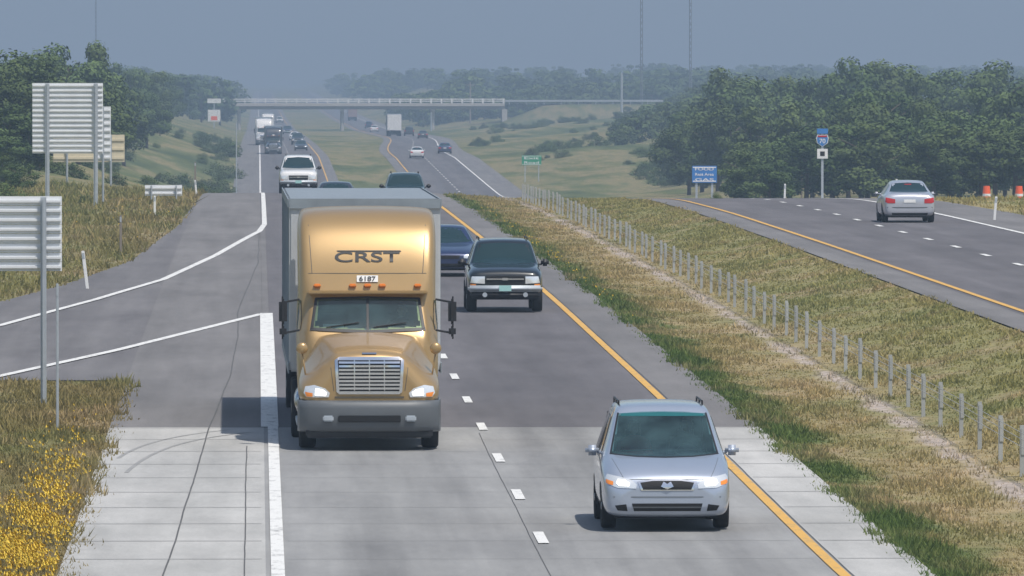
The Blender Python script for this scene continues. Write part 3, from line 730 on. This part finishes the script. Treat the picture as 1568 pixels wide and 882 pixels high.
def sedan(name,x,d,pm,zf=ZL,flip=False):
    L=4.7; e=place(name,x,d,zf,flip,L)
    st=[(0,.32,.50,.62,.56,.5),(.03,.24,.56,.78,.63,.64),(.15,.19,.62,.86,.70,.74),(.6,.18,.72,.90,.80,.78),(1.3,.18,.82,.905,.90,.80),(1.45,.18,.85,.905,.94,.79),
        (1.85,.18,.88,.905,1.2,.68),(2.15,.18,.90,.905,1.36,.60),(2.4,.18,.91,.905,1.41,.59),(3.0,.18,.92,.905,1.42,.59),(3.4,.18,.92,.905,1.37,.60),(3.75,.18,.92,.90,1.18,.67),(4.05,.18,.93,.89,1.03,.74),
        (4.45,.2,.93,.87,1.0,.74),(4.62,.24,.86,.85,.96,.70),(4.68,.28,.75,.80,.85,.62),(4.7,.36,.65,.7,.72,.55)]
    b,bv=loft('body',st,pm,e)
    patch('windshield',bv,[(-.74,.96),(0,.93),(.74,.96),(.55,1.34),(0,1.37),(-.55,1.34)],'f',M['glass'],e)
    patch('rear_window',bv,[(-.66,1.05),(0,1.035),(.66,1.05),(.53,1.33),(0,1.36),(-.53,1.33)],'r',M['glass'],e)
    patch('headlight',bv,[(.48,.52),(.48,.60),(.80,.68),(.84,.56),(.7,.52)],'f',M['lamp'],e,mirror=True)
    patch('grille',bv,[(-.34,.50),(.34,.50),(.38,.60),(-.38,.60)],'f',M['dark'],e)
    patch('lower_intake',bv,[(-.5,.27),(.5,.27),(.5,.37),(-.5,.37)],'f',M['dark'],e)
    patch('tail_light',bv,[(.50,.66),(.50,.80),(.82,.86),(.84,.70),(.75,.66)],'r',M['red'],e,.012,mirror=True)
    patch('number_plate',bv,[(-.2,.68),(.2,.68),(.2,.79),(-.2,.79)],'r',M['white'],e,.014)
    patch('rear_bumper_line',bv,[(-.78,.50),(.78,.50),(.78,.53),(-.78,.53)],'r',M['grey'],e,.008)
    patch('rear_valance',bv,[(-.6,.25),(.6,.25),(.62,.33),(-.62,.33)],'r',M['black'],e,.008)
    patch('brake_light',bv,[(-.12,1.29),(.12,1.29),(.12,1.31),(-.12,1.31)],'r',M['red'],e,.02)
    sidepatch('side_window_front',bv,[(1.85,.94),(2.75,.95),(2.75,1.33),(2.3,1.3)],M['glass'],e)
    sidepatch('side_window_rear',bv,[(2.83,.95),(3.75,.97),(3.4,1.28),(2.83,1.33)],M['glass'],e)
    for cy in (.93,3.68):
        sidepatch('wheel_arch',bv,arc(cy,.30,.36),M['dark'],e,.004,2)
        for s in (-1,1): wheel('wheel',s*.79,cy,.32,.2,e)
    mirror_pair(e,.88,1.85,.9,pm,.18,.12)
    box('underbody',-.75,.75,.35,4.4,.17,.4,M['dark'],e)
    return e
def pickup(name,x,d,pm,zf=ZL,flip=False,sc=1.0):
    e=suv(name,x,d,pm,zf,flip,sc=sc)
    bm=bmesh.new()
    for s in (-1,1): add_box(bm,min(s*.93,s*.83),max(s*.93,s*.83),4.6,6.2,.5,1.15,.03)
    add_box(bm,-.83,.83,4.6,6.2,.5,.6,.01); add_box(bm,-.93,.93,6.2,6.26,.5,1.15,.02); bm_obj('cargo_bed',bm,pm,e)
    return e
def semi(name,x,d,pm,zf=ZL,flip=False,main=False,trailer=None,yaw=0,sc=1.0):
    L=22; e=place(name,x,d,zf,flip,L,yaw,sc)
    e.location.z=float(zf(d+ (2 if not flip else L-2)))+.035
    hs=[(.18,.80,.96,.92,1.40,.54),(.22,.76,1.00,1.06,1.54,.60),(.36,.74,1.08,1.15,1.61,.63),(.7,.72,1.16,1.19,1.68,.66),(1.2,.72,1.24,1.18,1.77,.72),(1.7,.72,1.40,1.13,1.87,.84),(2.2,.7,1.5,1.05,1.9,.88)]
    b,bh=loft('hood',hs,pm,e,3 if main else 2,.05)
    cs=[(1.85,.6,1.3,1.02,1.7,.95),(1.9,.55,1.5,1.12,1.86,1.0),(2.0,.5,1.6,1.17,1.97,1.03),(2.14,.5,1.75,1.19,2.25,1.0),(2.28,.5,1.9,1.2,2.53,.97),(2.31,.5,1.95,1.2,2.62,1.0),(2.36,.5,2.0,1.2,2.75,1.08),
        (2.5,.5,2.2,1.2,3.15,1.13),(2.75,.5,2.3,1.2,3.58,1.17),(3.05,.5,2.4,1.2,3.85,1.19),(3.5,.5,2.5,1.2,3.97,1.2),(4.6,.5,2.5,1.2,4.0,1.2),(4.75,.5,2.5,1.19,3.98,1.19),(4.8,.6,2.4,1.12,3.9,1.1)]
    c,bc=loft('cab',cs,pm,e,3 if main else 2,.03,.045)
    if not main: patch('windshield',bc,[(-.98,1.96),(-.5,1.92),(0,1.91),(.5,1.92),(.98,1.96),(.90,2.50),(0,2.53),(-.90,2.50)],'f',M['black'],e,.006,5)
    for s in (-1,1):
        patch('windshield_pane',bc,[(s*.93,2.0),(s*.5,1.965),(s*.02,1.955),(s*.02,2.485),(s*.855,2.465)],'f',M['clear'] if main else M['glass'],e,.014,5)
    if main:
        cut_front(c,[(-.9,2.0),(0,1.96),(.9,2.0),(.84,2.46),(0,2.48),(-.84,2.46)],2.6)
        patch('windshield_gasket_low',bc,[(-.98,1.95),(0,1.905),(.98,1.95),(.97,2.0),(0,1.955),(-.97,2.0)],'f',M['black'],e,.02,5)
        patch('windshield_gasket_top',bc,[(-.89,2.465),(0,2.485),(.89,2.465),(.88,2.50),(0,2.52),(-.88,2.50)],'f',M['black'],e,.02,5)
        patch('windshield_divider',bc,[(-.02,1.94),(.02,1.94),(.02,2.5),(-.02,2.5)],'f',M['black'],e,.022,3)
        for s in (-1,1): patch('windshield_gasket',bc,[(s*.92,1.98),(s*.97,1.98),(s*.89,2.49),(s*.845,2.49)],'f',M['black'],e,.02,3)
        box('dashboard',-1.0,1.0,2.4,2.75,1.75,1.97,M['trailer'],e,.04); box('cab_floor',-1.05,1.05,2.2,4.7,1.2,1.25,M['dark'],e,0); box('cab_rear_wall',-1.05,1.05,3.9,3.95,1.2,3.4,M['grey'],e,0)
        for sx in (-.6,.6): box('seat_back',sx-.25,sx+.25,3.45,3.6,1.5,2.25,M['seat'],e,.06)
        seated_person('driver',e,.6,3.05,1.54,M['dark_shirt'])
        box('papers_on_dash',-.75,-.40,2.42,2.6,1.972,2.04,M['white'],e,.005)
        bm=bmesh.new()
        for s in (-.7,.1): add_cyl(bm,(s,1.97,2.0),(s+.55,2.0,2.08),.012,.01,5)
        bm_obj('wipers',bm,M['black'],e)
    bm=bmesh.new(); add_box(bm,-1.02,1.02,2.1,2.4,2.56,2.62,.02); bm_obj('sun_visor',bm,pm,e)
    bm=bmesh.new()
    for k in (-.85,-.25,0,.25,.85): add_box(bm,k-.06,k+.06,2.26,2.36,2.68,2.73,.015)
    bm_obj('marker_lights',bm,M['amber'],e)
    patch('number_panel',bc,[(-.18,2.76),(.18,2.76),(.18,2.87),(-.18,2.87)],'f',M['white'],e,.02,1)
    if main:
        for txt,w,h,zc,off,nm in (('CRST',1.10,.17,3.18,.012,'lettering'),('6187',.28,.08,2.815,.03,'number_digits')):
            bm=text_mesh(txt,w,h)
            bmesh.ops.triangulate(bm,faces=bm.faces)
            for v in bm.verts: v.co.y+=zc
            project(bm,bc,'f',off); bm_obj(nm,bm,M['black'],e)
        patch('lettering_bar',bc,[(-.5,3.27),(.58,3.27),(.56,3.29),(-.52,3.29)],'f',M['black'],e,.012,4)
        patch('fairing_seam',bc,[(-1.0,2.90),(1.0,2.90),(1.0,2.91),(-1.0,2.91)],'f',M['seam'],e,.006,4)
    for s in (-1,1): patch('fairing_edge',bc,[(s*.93,2.9),(s*.942,2.9),(s*1.0,3.72),(s*.988,3.72)],'f',M['seam'],e,.006,3)
    patch('grille_frame',bh,[(-.55,.97),(-.50,.93),(.50,.93),(.55,.97),(.58,1.50),(.5,1.555),(-.5,1.555),(-.58,1.50)],'f',M['chrome'],e,.02,4)
    patch('grille_recess',bh,[(-.50,.98),(.50,.98),(.53,1.50),(-.53,1.50)],'f',M['dark'],e,.03,4)
    for k in range(8):
        z=1.01+k*.062; patch('grille_slat',bh,[(-.51,z),(.51,z),(.51,z+.034),(-.51,z+.034)],'f',M['chrome'],e,.05,3)
    for k in (-.25,0,.25): patch('grille_bar',bh,[(k-.008,.99),(k+.008,.99),(k+.008,1.5),(k-.008,1.5)],'f',M['chrome'],e,.056,2)
    patch('headlight',bh,[(.68,.88),(.66,.95),(.74,1.03),(.92,1.085),(1.07,1.06),(1.10,.95),(1.05,.88)],'f',M['lamp'],e,.016,mirror=True)
    if main: patch('headlight_bulb',bh,[(.73,.90),(.71,.96),(.78,1.01),(.9,1.03),(.91,.91)],'f',M['lamp_on'],e,.024,mirror=True)
    patch('indicator',bh,[(.95,.89),(.95,.95),(1.08,.97),(1.05,.89)],'f',M['amber'],e,.024,mirror=True)
    patch('hood_badge',bh,[(-.12,1.60),(.12,1.60),(.12,1.625),(-.12,1.625)],'f',M['chrome'],e,.03,1)
    patch('hood_crease',bh,[(-.60,.985),(-.588,.985),(-.655,1.50),(-.668,1.50)],'f',M['seam'],e,.004,3,mirror=True)
    patch('fender_edge',bh,[(-.58,.865),(.58,.865),(.58,.895),(-.58,.895)],'f',M['seam'],e,.01,3)
    v=[];f=[]; xs=[-1.2,-1.16,-1.0,-.6,0,.6,1.0,1.16,1.2]; ys=[.6,.28,.1,.03,0,.03,.1,.28,.6]
    pr=[(.10,.30),(.03,.33),(0,.40),(-.02,.52),(-.02,.70),(.0,.79),(.08,.83)]
    for xx,yy in zip(xs,ys):
        for (dy,z) in pr: v.append((xx,yy+dy,z))
    m=len(pr)
    for i in range(len(xs)-1):
        for j in range(m-1): f.append((i*m+j,(i+1)*m+j,(i+1)*m+j+1,i*m+j+1))
    bo=mesh_obj('bumper',v,f,M['grey'],smooth=True,parent=e); 
    bo.modifiers.new('sol','SOLIDIFY').thickness=.03
    box('bumper_slot',-.52,.52,-.035,.02,.47,.58,M['dark'],e,.01)
    for s in (-1,1):
        bm=bmesh.new(); xa,xb=sorted((s*.6,s*.78)); add_box(bm,xa,xb,-.03,.03,.48,.58,.02); bm_obj('fog_lamp',bm,M['galv'],e)
    bm=bmesh.new(); add_box(bm,-1.06,1.06,.15,.5,.2,.36,.03); bm_obj('air_dam',bm,M['black'],e)
    box('chassis',-.45,.45,.5,20.5,.6,1.0,M['dark'],e,.0)
    for (cy,two) in ((1.15,False),(5.6,True),(6.95,True),(18.6,True),(19.9,True)):
        for s in (-1,1):
            wheel('wheel',s*(1.03 if not two else 1.12),cy,.51,.28,e)
            if two: wheel('wheel_inner',s*.78,cy,.51,.28,e)
    for s in (-1,1):
        bm=bmesh.new(); add_cyl(bm,(s*.93,2.3,.72),(s*.93,4.7,.72),.3,.3,18); bm_obj('fuel_tank',bm,M['chrome'],e,True)
        xa,xb=sorted((s*.75,s*1.2)); box('side_step',xa,xb,1.9,4.7,.34,.42,M['galv'],e,.01)
        bm=bmesh.new(); xa,xb=sorted((s*1.36,s*1.50)); add_box(bm,xa,xb,2.0,2.15,2.05,2.48,.05)
        add_box(bm,xa+.01,xb-.01,2.0,2.12,1.84,2.02,.04)
        for z in (1.9,2.42): add_cyl(bm,(s*1.15,2.15,z+.05),(s*1.43,2.1,z),.018,.018,6)
        add_cyl(bm,(s*1.44,2.1,1.8),(s*1.44,2.1,2.52),.015,.015,6)
        bm_obj('side_mirror',bm,M['black'],e)
        bm=bmesh.new(); bmesh.ops.create_uvsphere(bm,u_segments=14,v_segments=8,radius=.10); bmesh.ops.scale(bm,vec=(1,.6,1),verts=bm.verts); bmesh.ops.translate(bm,vec=(s*1.12,.75,1.68),verts=bm.verts)
        add_cyl(bm,(s*1.05,.8,1.15),(s*1.12,.78,1.62),.014,.014,6); bm_obj('hood_mirror',bm,pm,e,True)
        bm=bmesh.new(); add_cyl(bm,(s*1.0,4.9,1.0),(s*1.0,4.9,3.9),.07,.07,10); bm_obj('exhaust_stack',bm,M['chrome'],e)
        sidepatch('door_window',bc,[(2.25,1.95),(3.0,1.95),(3.0,2.45),(2.4,2.45)],M['glass'],e)
    tr=trailer or M['trailer']
    bm=bmesh.new(); add_box(bm,-1.3,1.3,5.3,21.6,1.15,4.08,.03); bm_obj('trailer_box',bm,tr,e)
    bm=bmesh.new(); add_box(bm,-1.28,1.28,5.32,21.58,4.082,4.11,.01)
    bm_obj('trailer_roof',bm,M['alu'],e)
    bm=bmesh.new()
    for s in (-1,1):
        xa,xb=sorted((s*1.303,s*1.325)); add_box(bm,xa,xb,5.28,21.6,3.98,4.12); add_box(bm,xa,xb,5.28,21.6,1.12,1.3)
        y=5.9
        while y<21.5: add_box(bm,xa,xb-.005 if s>0 else xb,y,y+.04,1.3,3.98); y+=.6
    add_box(bm,-1.3,1.3,5.26,5.295,3.96,4.13)
    bm_obj('trailer_rails',bm,M['alu'],e)
    return e
gold=paint('gold_paint',(.40,.265,.115),.4,.36,.5)
P_sil=paint('silver_blue_paint',(.38,.43,.52),.4,.32); P_blk=paint('black_paint',(.010,.014,.015),.2); P_blue=paint('navy_paint',(.02,.035,.10),.3)
P_wh=paint('white_car_paint',(.7,.7,.7),0); P_sil2=paint('silver_paint',(.5,.52,.58),.4); P_dk=paint('charcoal_paint',(.03,.035,.045),.2); P_teal=paint('dark_teal_paint',(.03,.06,.07),.2)
semi('semi_truck',1.86,165.5,gold,main=True,yaw=.004)
minivan('minivan',5.78,140.0,P_sil)
suv('suv',6.08,244,P_blk,lamp=M['lamp'])
sedan('car',5.35,281,P_blue)
pickup('pickup_truck',5.85,393,P_teal,sc=.91)
suv('suv',1.97,483,P_wh,H=1.06)
sedan('car',2.98,378,P_dk)
sedan('car',22.3,339,P_sil2,ZR,True)
semi('semi_truck',2.0,1290,P_dk,trailer=P_dk,sc=.88)
semi('semi_truck',.9,1480,P_wh,trailer=M['white'])
sedan('car',5.9,1360,P_dk); suv('suv',6.0,1500,P_dk); sedan('car',6.1,1650,P_wh); suv('suv',2.3,1800,P_wh); semi('semi_truck',2.1,2080,P_wh,trailer=M['white'])
suv('suv',5.8,1950,P_blue); sedan('car',2.2,2500,P_wh); suv('suv',5.9,2700,P_wh)
sedan('car',19.8,1235,P_wh,ZR,True); sedan('car',24.5,1300,P_blue,ZR,True)
semi('semi_truck',25.3,1840,P_wh,ZR,True,trailer=M['white']); suv('suv',28.2,1850,P_dk,ZR,True); sedan('car',28.6,1720,P_dk,ZR,True)
sedan('car',25.2,2150,P_wh,ZR,True); suv('suv',26.6,2380,P_blue,ZR,True); semi('semi_truck',27.2,2850,P_dk,ZR,True,trailer=simple('brown_trailer',(.3,.2,.18)))

# ------------------------------------------------------------------ cable barrier
cb=empty('cable_barrier'); BX=12.1
bm=bmesh.new(); d=118.
while d<458:
    z=float(T(BX,d)); lean=random.uniform(-.04,.04); hh=random.uniform(.74,.84)
    add_box(bm,BX-.035+lean,BX+.035+lean,d-.03,d+.03,z-.2,z+hh)
    add_box(bm,BX-.015+lean,BX+.045+lean,d-.045,d-.031,z+.35,z+hh-.05)
    d+=4.75+random.uniform(-.25,.25)
bm_obj('posts',bm,M['post'],cb)
bm=bmesh.new()
for hh in (.5,.62,.72):
    ds=list(np.arange(110,458,9.5))
    for a,b in zip(ds[:-1],ds[1:]): add_cyl(bm,(BX-.07,a,float(T(BX,a))+hh),(BX-.07,b,float(T(BX,b))+hh),.006,.006,5)
bm_obj('cables',bm,M['post'],cb)

# ------------------------------------------------------------------ signs
def sign_back(b0,b1,e0,e1,d,posts,name='traffic_sign',mat=None,ribs=9,pr=.05,px=None):
    x0,x1=SX(b0,d),SX(b1,d); z1,z0=SZ(e0,d),SZ(e1,d); xc=(x0+x1)/2
    g=float(T(xc,d)); e=empty(name,(xc,d,g)); mat=mat or M['signback']
    bm=bmesh.new(); w=(x1-x0)/2; h=(z1-z0)/ribs
    for k in range(ribs):
        zz=z0-g+k*h; add_box(bm,-w,w,0,.02,zz+.004,zz+h-.004,0)
        add_box(bm,-w+.02,w-.02,-.05,-.002,zz+h*.32,zz+h*.55,0)
    bm_obj('panel',bm,mat,e)
    bm=bmesh.new()
    for p in posts:
        xx=SX(p,d)-xc; zg=float(T(SX(p,d),d))-g
        add_box(bm,xx-pr,xx+pr,-.14,-.055,zg-.3,z1-g-.02,0); add_box(bm,xx-pr*.3,xx+pr*.3,-.20,-.141,zg-.3,z1-g-.05,0)
    bm_obj('posts',bm,M['galv'],e); return e
sign_back(-60,95,300,415,186,[67],ribs=8,pr=.055)
sign_back(50,158,127,235,420,[73,147],ribs=14,pr=.09)
sign_back(146,170,163,246,430,[158],ribs=8,pr=.05)
sign_back(82,191,206,248,530,[103,170],mat=M['cream'],ribs=3,pr=.06)
sign_back(222,279,283,300,440,[232,270],ribs=2,pr=.04)
def front_sign(b0,b1,e0,e1,d,posts,mat,rows,base=None,name='traffic_sign'):
    x0,x1=SX(b0,d),SX(b1,d); z1,z0=SZ(e0,d),SZ(e1,d); xc=(x0+x1)/2; g=float(T(xc,d)); e=empty(name,(xc,d,g)); w=(x1-x0)/2
    bm=bmesh.new(); add_box(bm,-w,w,0,.04,z0-g,z1-g,.01); bm_obj('panel',bm,mat,e)
    H=z1-z0
    bm=bmesh.new()
    for (a,bb,c,dd) in ((-w+.04,w-.04,z1-g-.1,z1-g-.05),(-w+.04,w-.04,z0-g+.05,z0-g+.1)): add_box(bm,a,bb,-.006,-.002,c,dd)
    bm_obj('border',bm,M['white'],e)
    for i,t in enumerate(rows):
        bm=text_mesh(t,w*1.5,H*.5/len(rows)); zc=z1-g-H*(i+.5+.1)/(len(rows)+.2)
        for v in bm.verts: v.co=Vector((v.co.x,-.008,v.co.y+zc))
        bm_obj('lettering',bm,M['white'],e)
    bm=bmesh.new()
    for p in posts: xx=SX(p,d)-xc; add_box(bm,xx-.05,xx+.05,.045,.12,-.5,z1-g-.1)
    bm_obj('posts',bm,M['galv'],e); return e
front_sign(799,829,238,253,1080,[804,825],M['signgreen'],['Exit','Road'])
front_sign(1060,1098,254,280,470,[1067,1091],M['signblue'],['FOOD','Rest Area','GAS'])
d=430; x=SX(1260,d); g=float(T(x,d)); e=empty('route_marker_sign',(x,d,g))
def zz(y): return SZ(y,d)-g
bm=bmesh.new(); add_box(bm,-.05,.05,.03,.1,-.3,zz(198)); bm_obj('post',bm,M['galv'],e)
box('direction_plate',-.24,.24,-.02,.02,zz(205),zz(197),M['signblue'],e,.005)
def shield(name,w,zt,zb,mat,y):
    pts=[(-w*.8,zt),(0,zt-.03),(w*.8,zt),(w,zt-(zt-zb)*.3),(w*.85,zb+(zt-zb)*.3),(0,zb),(-w*.85,zb+(zt-zb)*.3),(-w,zt-(zt-zb)*.3)]
    bm=bmesh.new(); fc=bm.faces.new([bm.verts.new((a,y,b)) for a,b in pts]); r=bmesh.ops.extrude_face_region(bm,geom=[fc]); 
    bmesh.ops.translate(bm,vec=(0,.02,0),verts=[q for q in r['geom'] if isinstance(q,bmesh.types.BMVert)]); bmesh.ops.recalc_face_normals(bm,faces=bm.faces); return bm_obj(name,bm,mat,e)
shield('shield_white',.27,zz(206),zz(225),M['white'],-.0); shield('shield_blue',.24,zz(207),zz(224),M['signblue'],-.01)
box('shield_red',-.2,.2,-.018,-.012,zz(210),zz(207.5),M['red'],e,0)
bm=text_mesh('70',.26,.2)
for v in bm.verts: v.co=Vector((v.co.x,-.016,v.co.y+zz(216)))
bm_obj('route_number',bm,M['white'],e)
box('lower_plate',-.23,.23,-.02,.02,zz(243),zz(228),M['white'],e,.005); box('lower_symbol',-.1,.1,-.028,-.022,zz(239),zz(232),M['black'],e,0)
d=1900; x=SX(328,d); g=float(T(x,d)); e=empty('road_work_sign',(x,d,g))
box('panel_top',-1.3,1.3,0,.05,SZ(158,d)-g,SZ(151,d)-g,M['white'],e,.01); box('panel',-1.2,1.2,0,.05,SZ(186,d)-g,SZ(168,d)-g,M['white'],e,.01); box('stripe',-.6,.6,-.02,-.005,SZ(184,d)-g,SZ(178,d)-g,M['orange'],e,0)
box('post',-.1,.1,.06,.2,-1,SZ(152,d)-g,M['galv'],e,0)
def delineator(b,e0,d,lean=0,hgt=1.1,mat=None,r=.045):
    x=SX(b,d); g=float(T(x,d)); e=empty('delineator_post',(x,d,g)); e.rotation_euler=(0,lean,0)
    bm=bmesh.new(); add_box(bm,-r,r,-.015,.015,-.2,hgt,.01); add_box(bm,-r*.7,r*.7,-.02,-.016,hgt-.22,hgt-.06,0,1); bm_obj('marker',bm,[mat or M['white'],M['galv']],e)
delineator(134,0,268,-.12,1.05); delineator(185,0,310,0,1.3,M['wood'],.04); delineator(237,0,390,0,.8); delineator(299,0,560,0,2.0,M['wood'],.05); delineator(301,0,470,-.1,.7)
delineator(88,0,174,0,2.6,M['galv'],.025); delineator(1202,0,455,.03,.7); delineator(1374,0,450,0,.9); delineator(1524,0,345,.08,.85); delineator(1228,0,700,0,2.5,M['wood'],.06)
for b in (1512,1562):
    d=575; x=SX(b,d); e=empty('traffic_barrel',(x,d,float(T(x,d))+.02))
    bm=bmesh.new(); add_cyl(bm,(0,0,0),(0,0,.35),.28,.25,14); add_cyl(bm,(0,0,.35),(0,0,.5),.25,.235,14,1); add_cyl(bm,(0,0,.5),(0,0,.95),.235,.19,14); bm_obj('barrel_body',bm,[M['orange'],M['white']],e)
def pole(b,e0,d,r=.13,arm=True):
    x=SX(b,d); g=float(T(x,d)); e=empty('utility_pole',(x,d,g)); h=SZ(e0,d)-g
    bm=bmesh.new(); add_cyl(bm,(0,0,-.5),(0,0,h),r*1.3,r,8)
    if arm: add_box(bm,-1.1,1.1,-.07,.07,h-.7,h-.55)
    bm_obj('pole',bm,M['galv'] if not arm else M['wood'],e)
pole(952,112,1900,.2,False); pole(720,126,2350,.16); pole(660,172,2150,.12,False); pole(362,186,900,.05,False)
def mast(b,d,h,w=.3):
    x=SX(b,d); g=float(T(x,d)); e=empty('radio_mast',(x,d,g)); bm=bmesh.new(); P=[(w*math.cos(a),w*math.sin(a)) for a in (0,2.09,4.19)]
    for p in P: add_cyl(bm,(*p,0),(*p,h),.09,.09,5)
    z=0
    while z<h-1.5:
        for i in range(3):
            a,b2=P[i],P[(i+1)%3]; add_cyl(bm,(*a,z),(*b2,z+1.5),.05,.05,4)
        z+=1.5
    bm_obj('lattice',bm,M['mast'],e)
    bm=bmesh.new()
    for i in range(3):
        a=i*2.09+.5; add_cyl(bm,(math.cos(a)*h*.5,math.sin(a)*h*.5,0),(0,0,h*.9),.015,.015,4)
    bm_obj('guy_wires',bm,M['galv'],e)
mast(982,2300,80); mast(1057,2320,80); mast(147,3300,90,.22)

# ------------------------------------------------------------------ atmosphere
m=bpy.data.materials.new('haze_air'); m.use_nodes=True; nt=m.node_tree; nt.nodes.clear()
out=N(nt,'ShaderNodeOutputMaterial'); sc=N(nt,'ShaderNodeVolumeScatter'); ab=N(nt,'ShaderNodeVolumeAbsorption'); ad=N(nt,'ShaderNodeAddShader')
sc.inputs['Color'].default_value=(.57,.77,1,1); sc.inputs['Density'].default_value=.00028; sc.inputs['Anisotropy'].default_value=0
ab.inputs['Color'].default_value=(.0,.20,.52,1); ab.inputs['Density'].default_value=.00018
nt.links.new(sc.outputs[0],ad.inputs[0]); nt.links.new(ab.outputs[0],ad.inputs[1]); nt.links.new(ad.outputs[0],out.inputs['Volume'])
bm=bmesh.new(); add_box(bm,-2500,2500,-100,9000,-120,90); bm_obj('sky_haze',bm,m)

w=bpy.data.worlds.new('World'); scene.world=w; w.use_nodes=True; nt=w.node_tree; bg=nt.nodes['Background']
sky=N(nt,'ShaderNodeTexSky'); sky.sky_type='NISHITA'; sky.sun_disc=False
sv=Vector((.25,-.36,.88)).normalized()
sky.sun_elevation=math.asin(sv.z); sky.sun_rotation=math.atan2(sv.x,sv.y); sky.air_density=1.2; sky.dust_density=1.5
nt.links.new(sky.outputs[0],bg.inputs[0]); bg.inputs[1].default_value=.115
sd=bpy.data.lights.new('sun','SUN'); sd.energy=4.2; sd.angle=math.radians(.6); sd.color=(1,.95,.87)
so=bpy.data.objects.new('sun',sd); so.rotation_euler=sv.to_track_quat('Z','Y').to_euler(); link(so)

cam=bpy.data.cameras.new('camera'); cam.sensor_width=36; cam.lens=36*FL/1568.; cam.clip_end=60000; cam.clip_start=1
co=bpy.data.objects.new('camera',cam); co.location=(0,0,CZ)
co.rotation_euler=(math.pi/2-math.atan((441-100)/FL),0,-math.atan((784-395)/FL)); link(co); scene.camera=co
scene.view_settings.view_transform='Standard'; scene.view_settings.look='None'; scene.view_settings.exposure=0
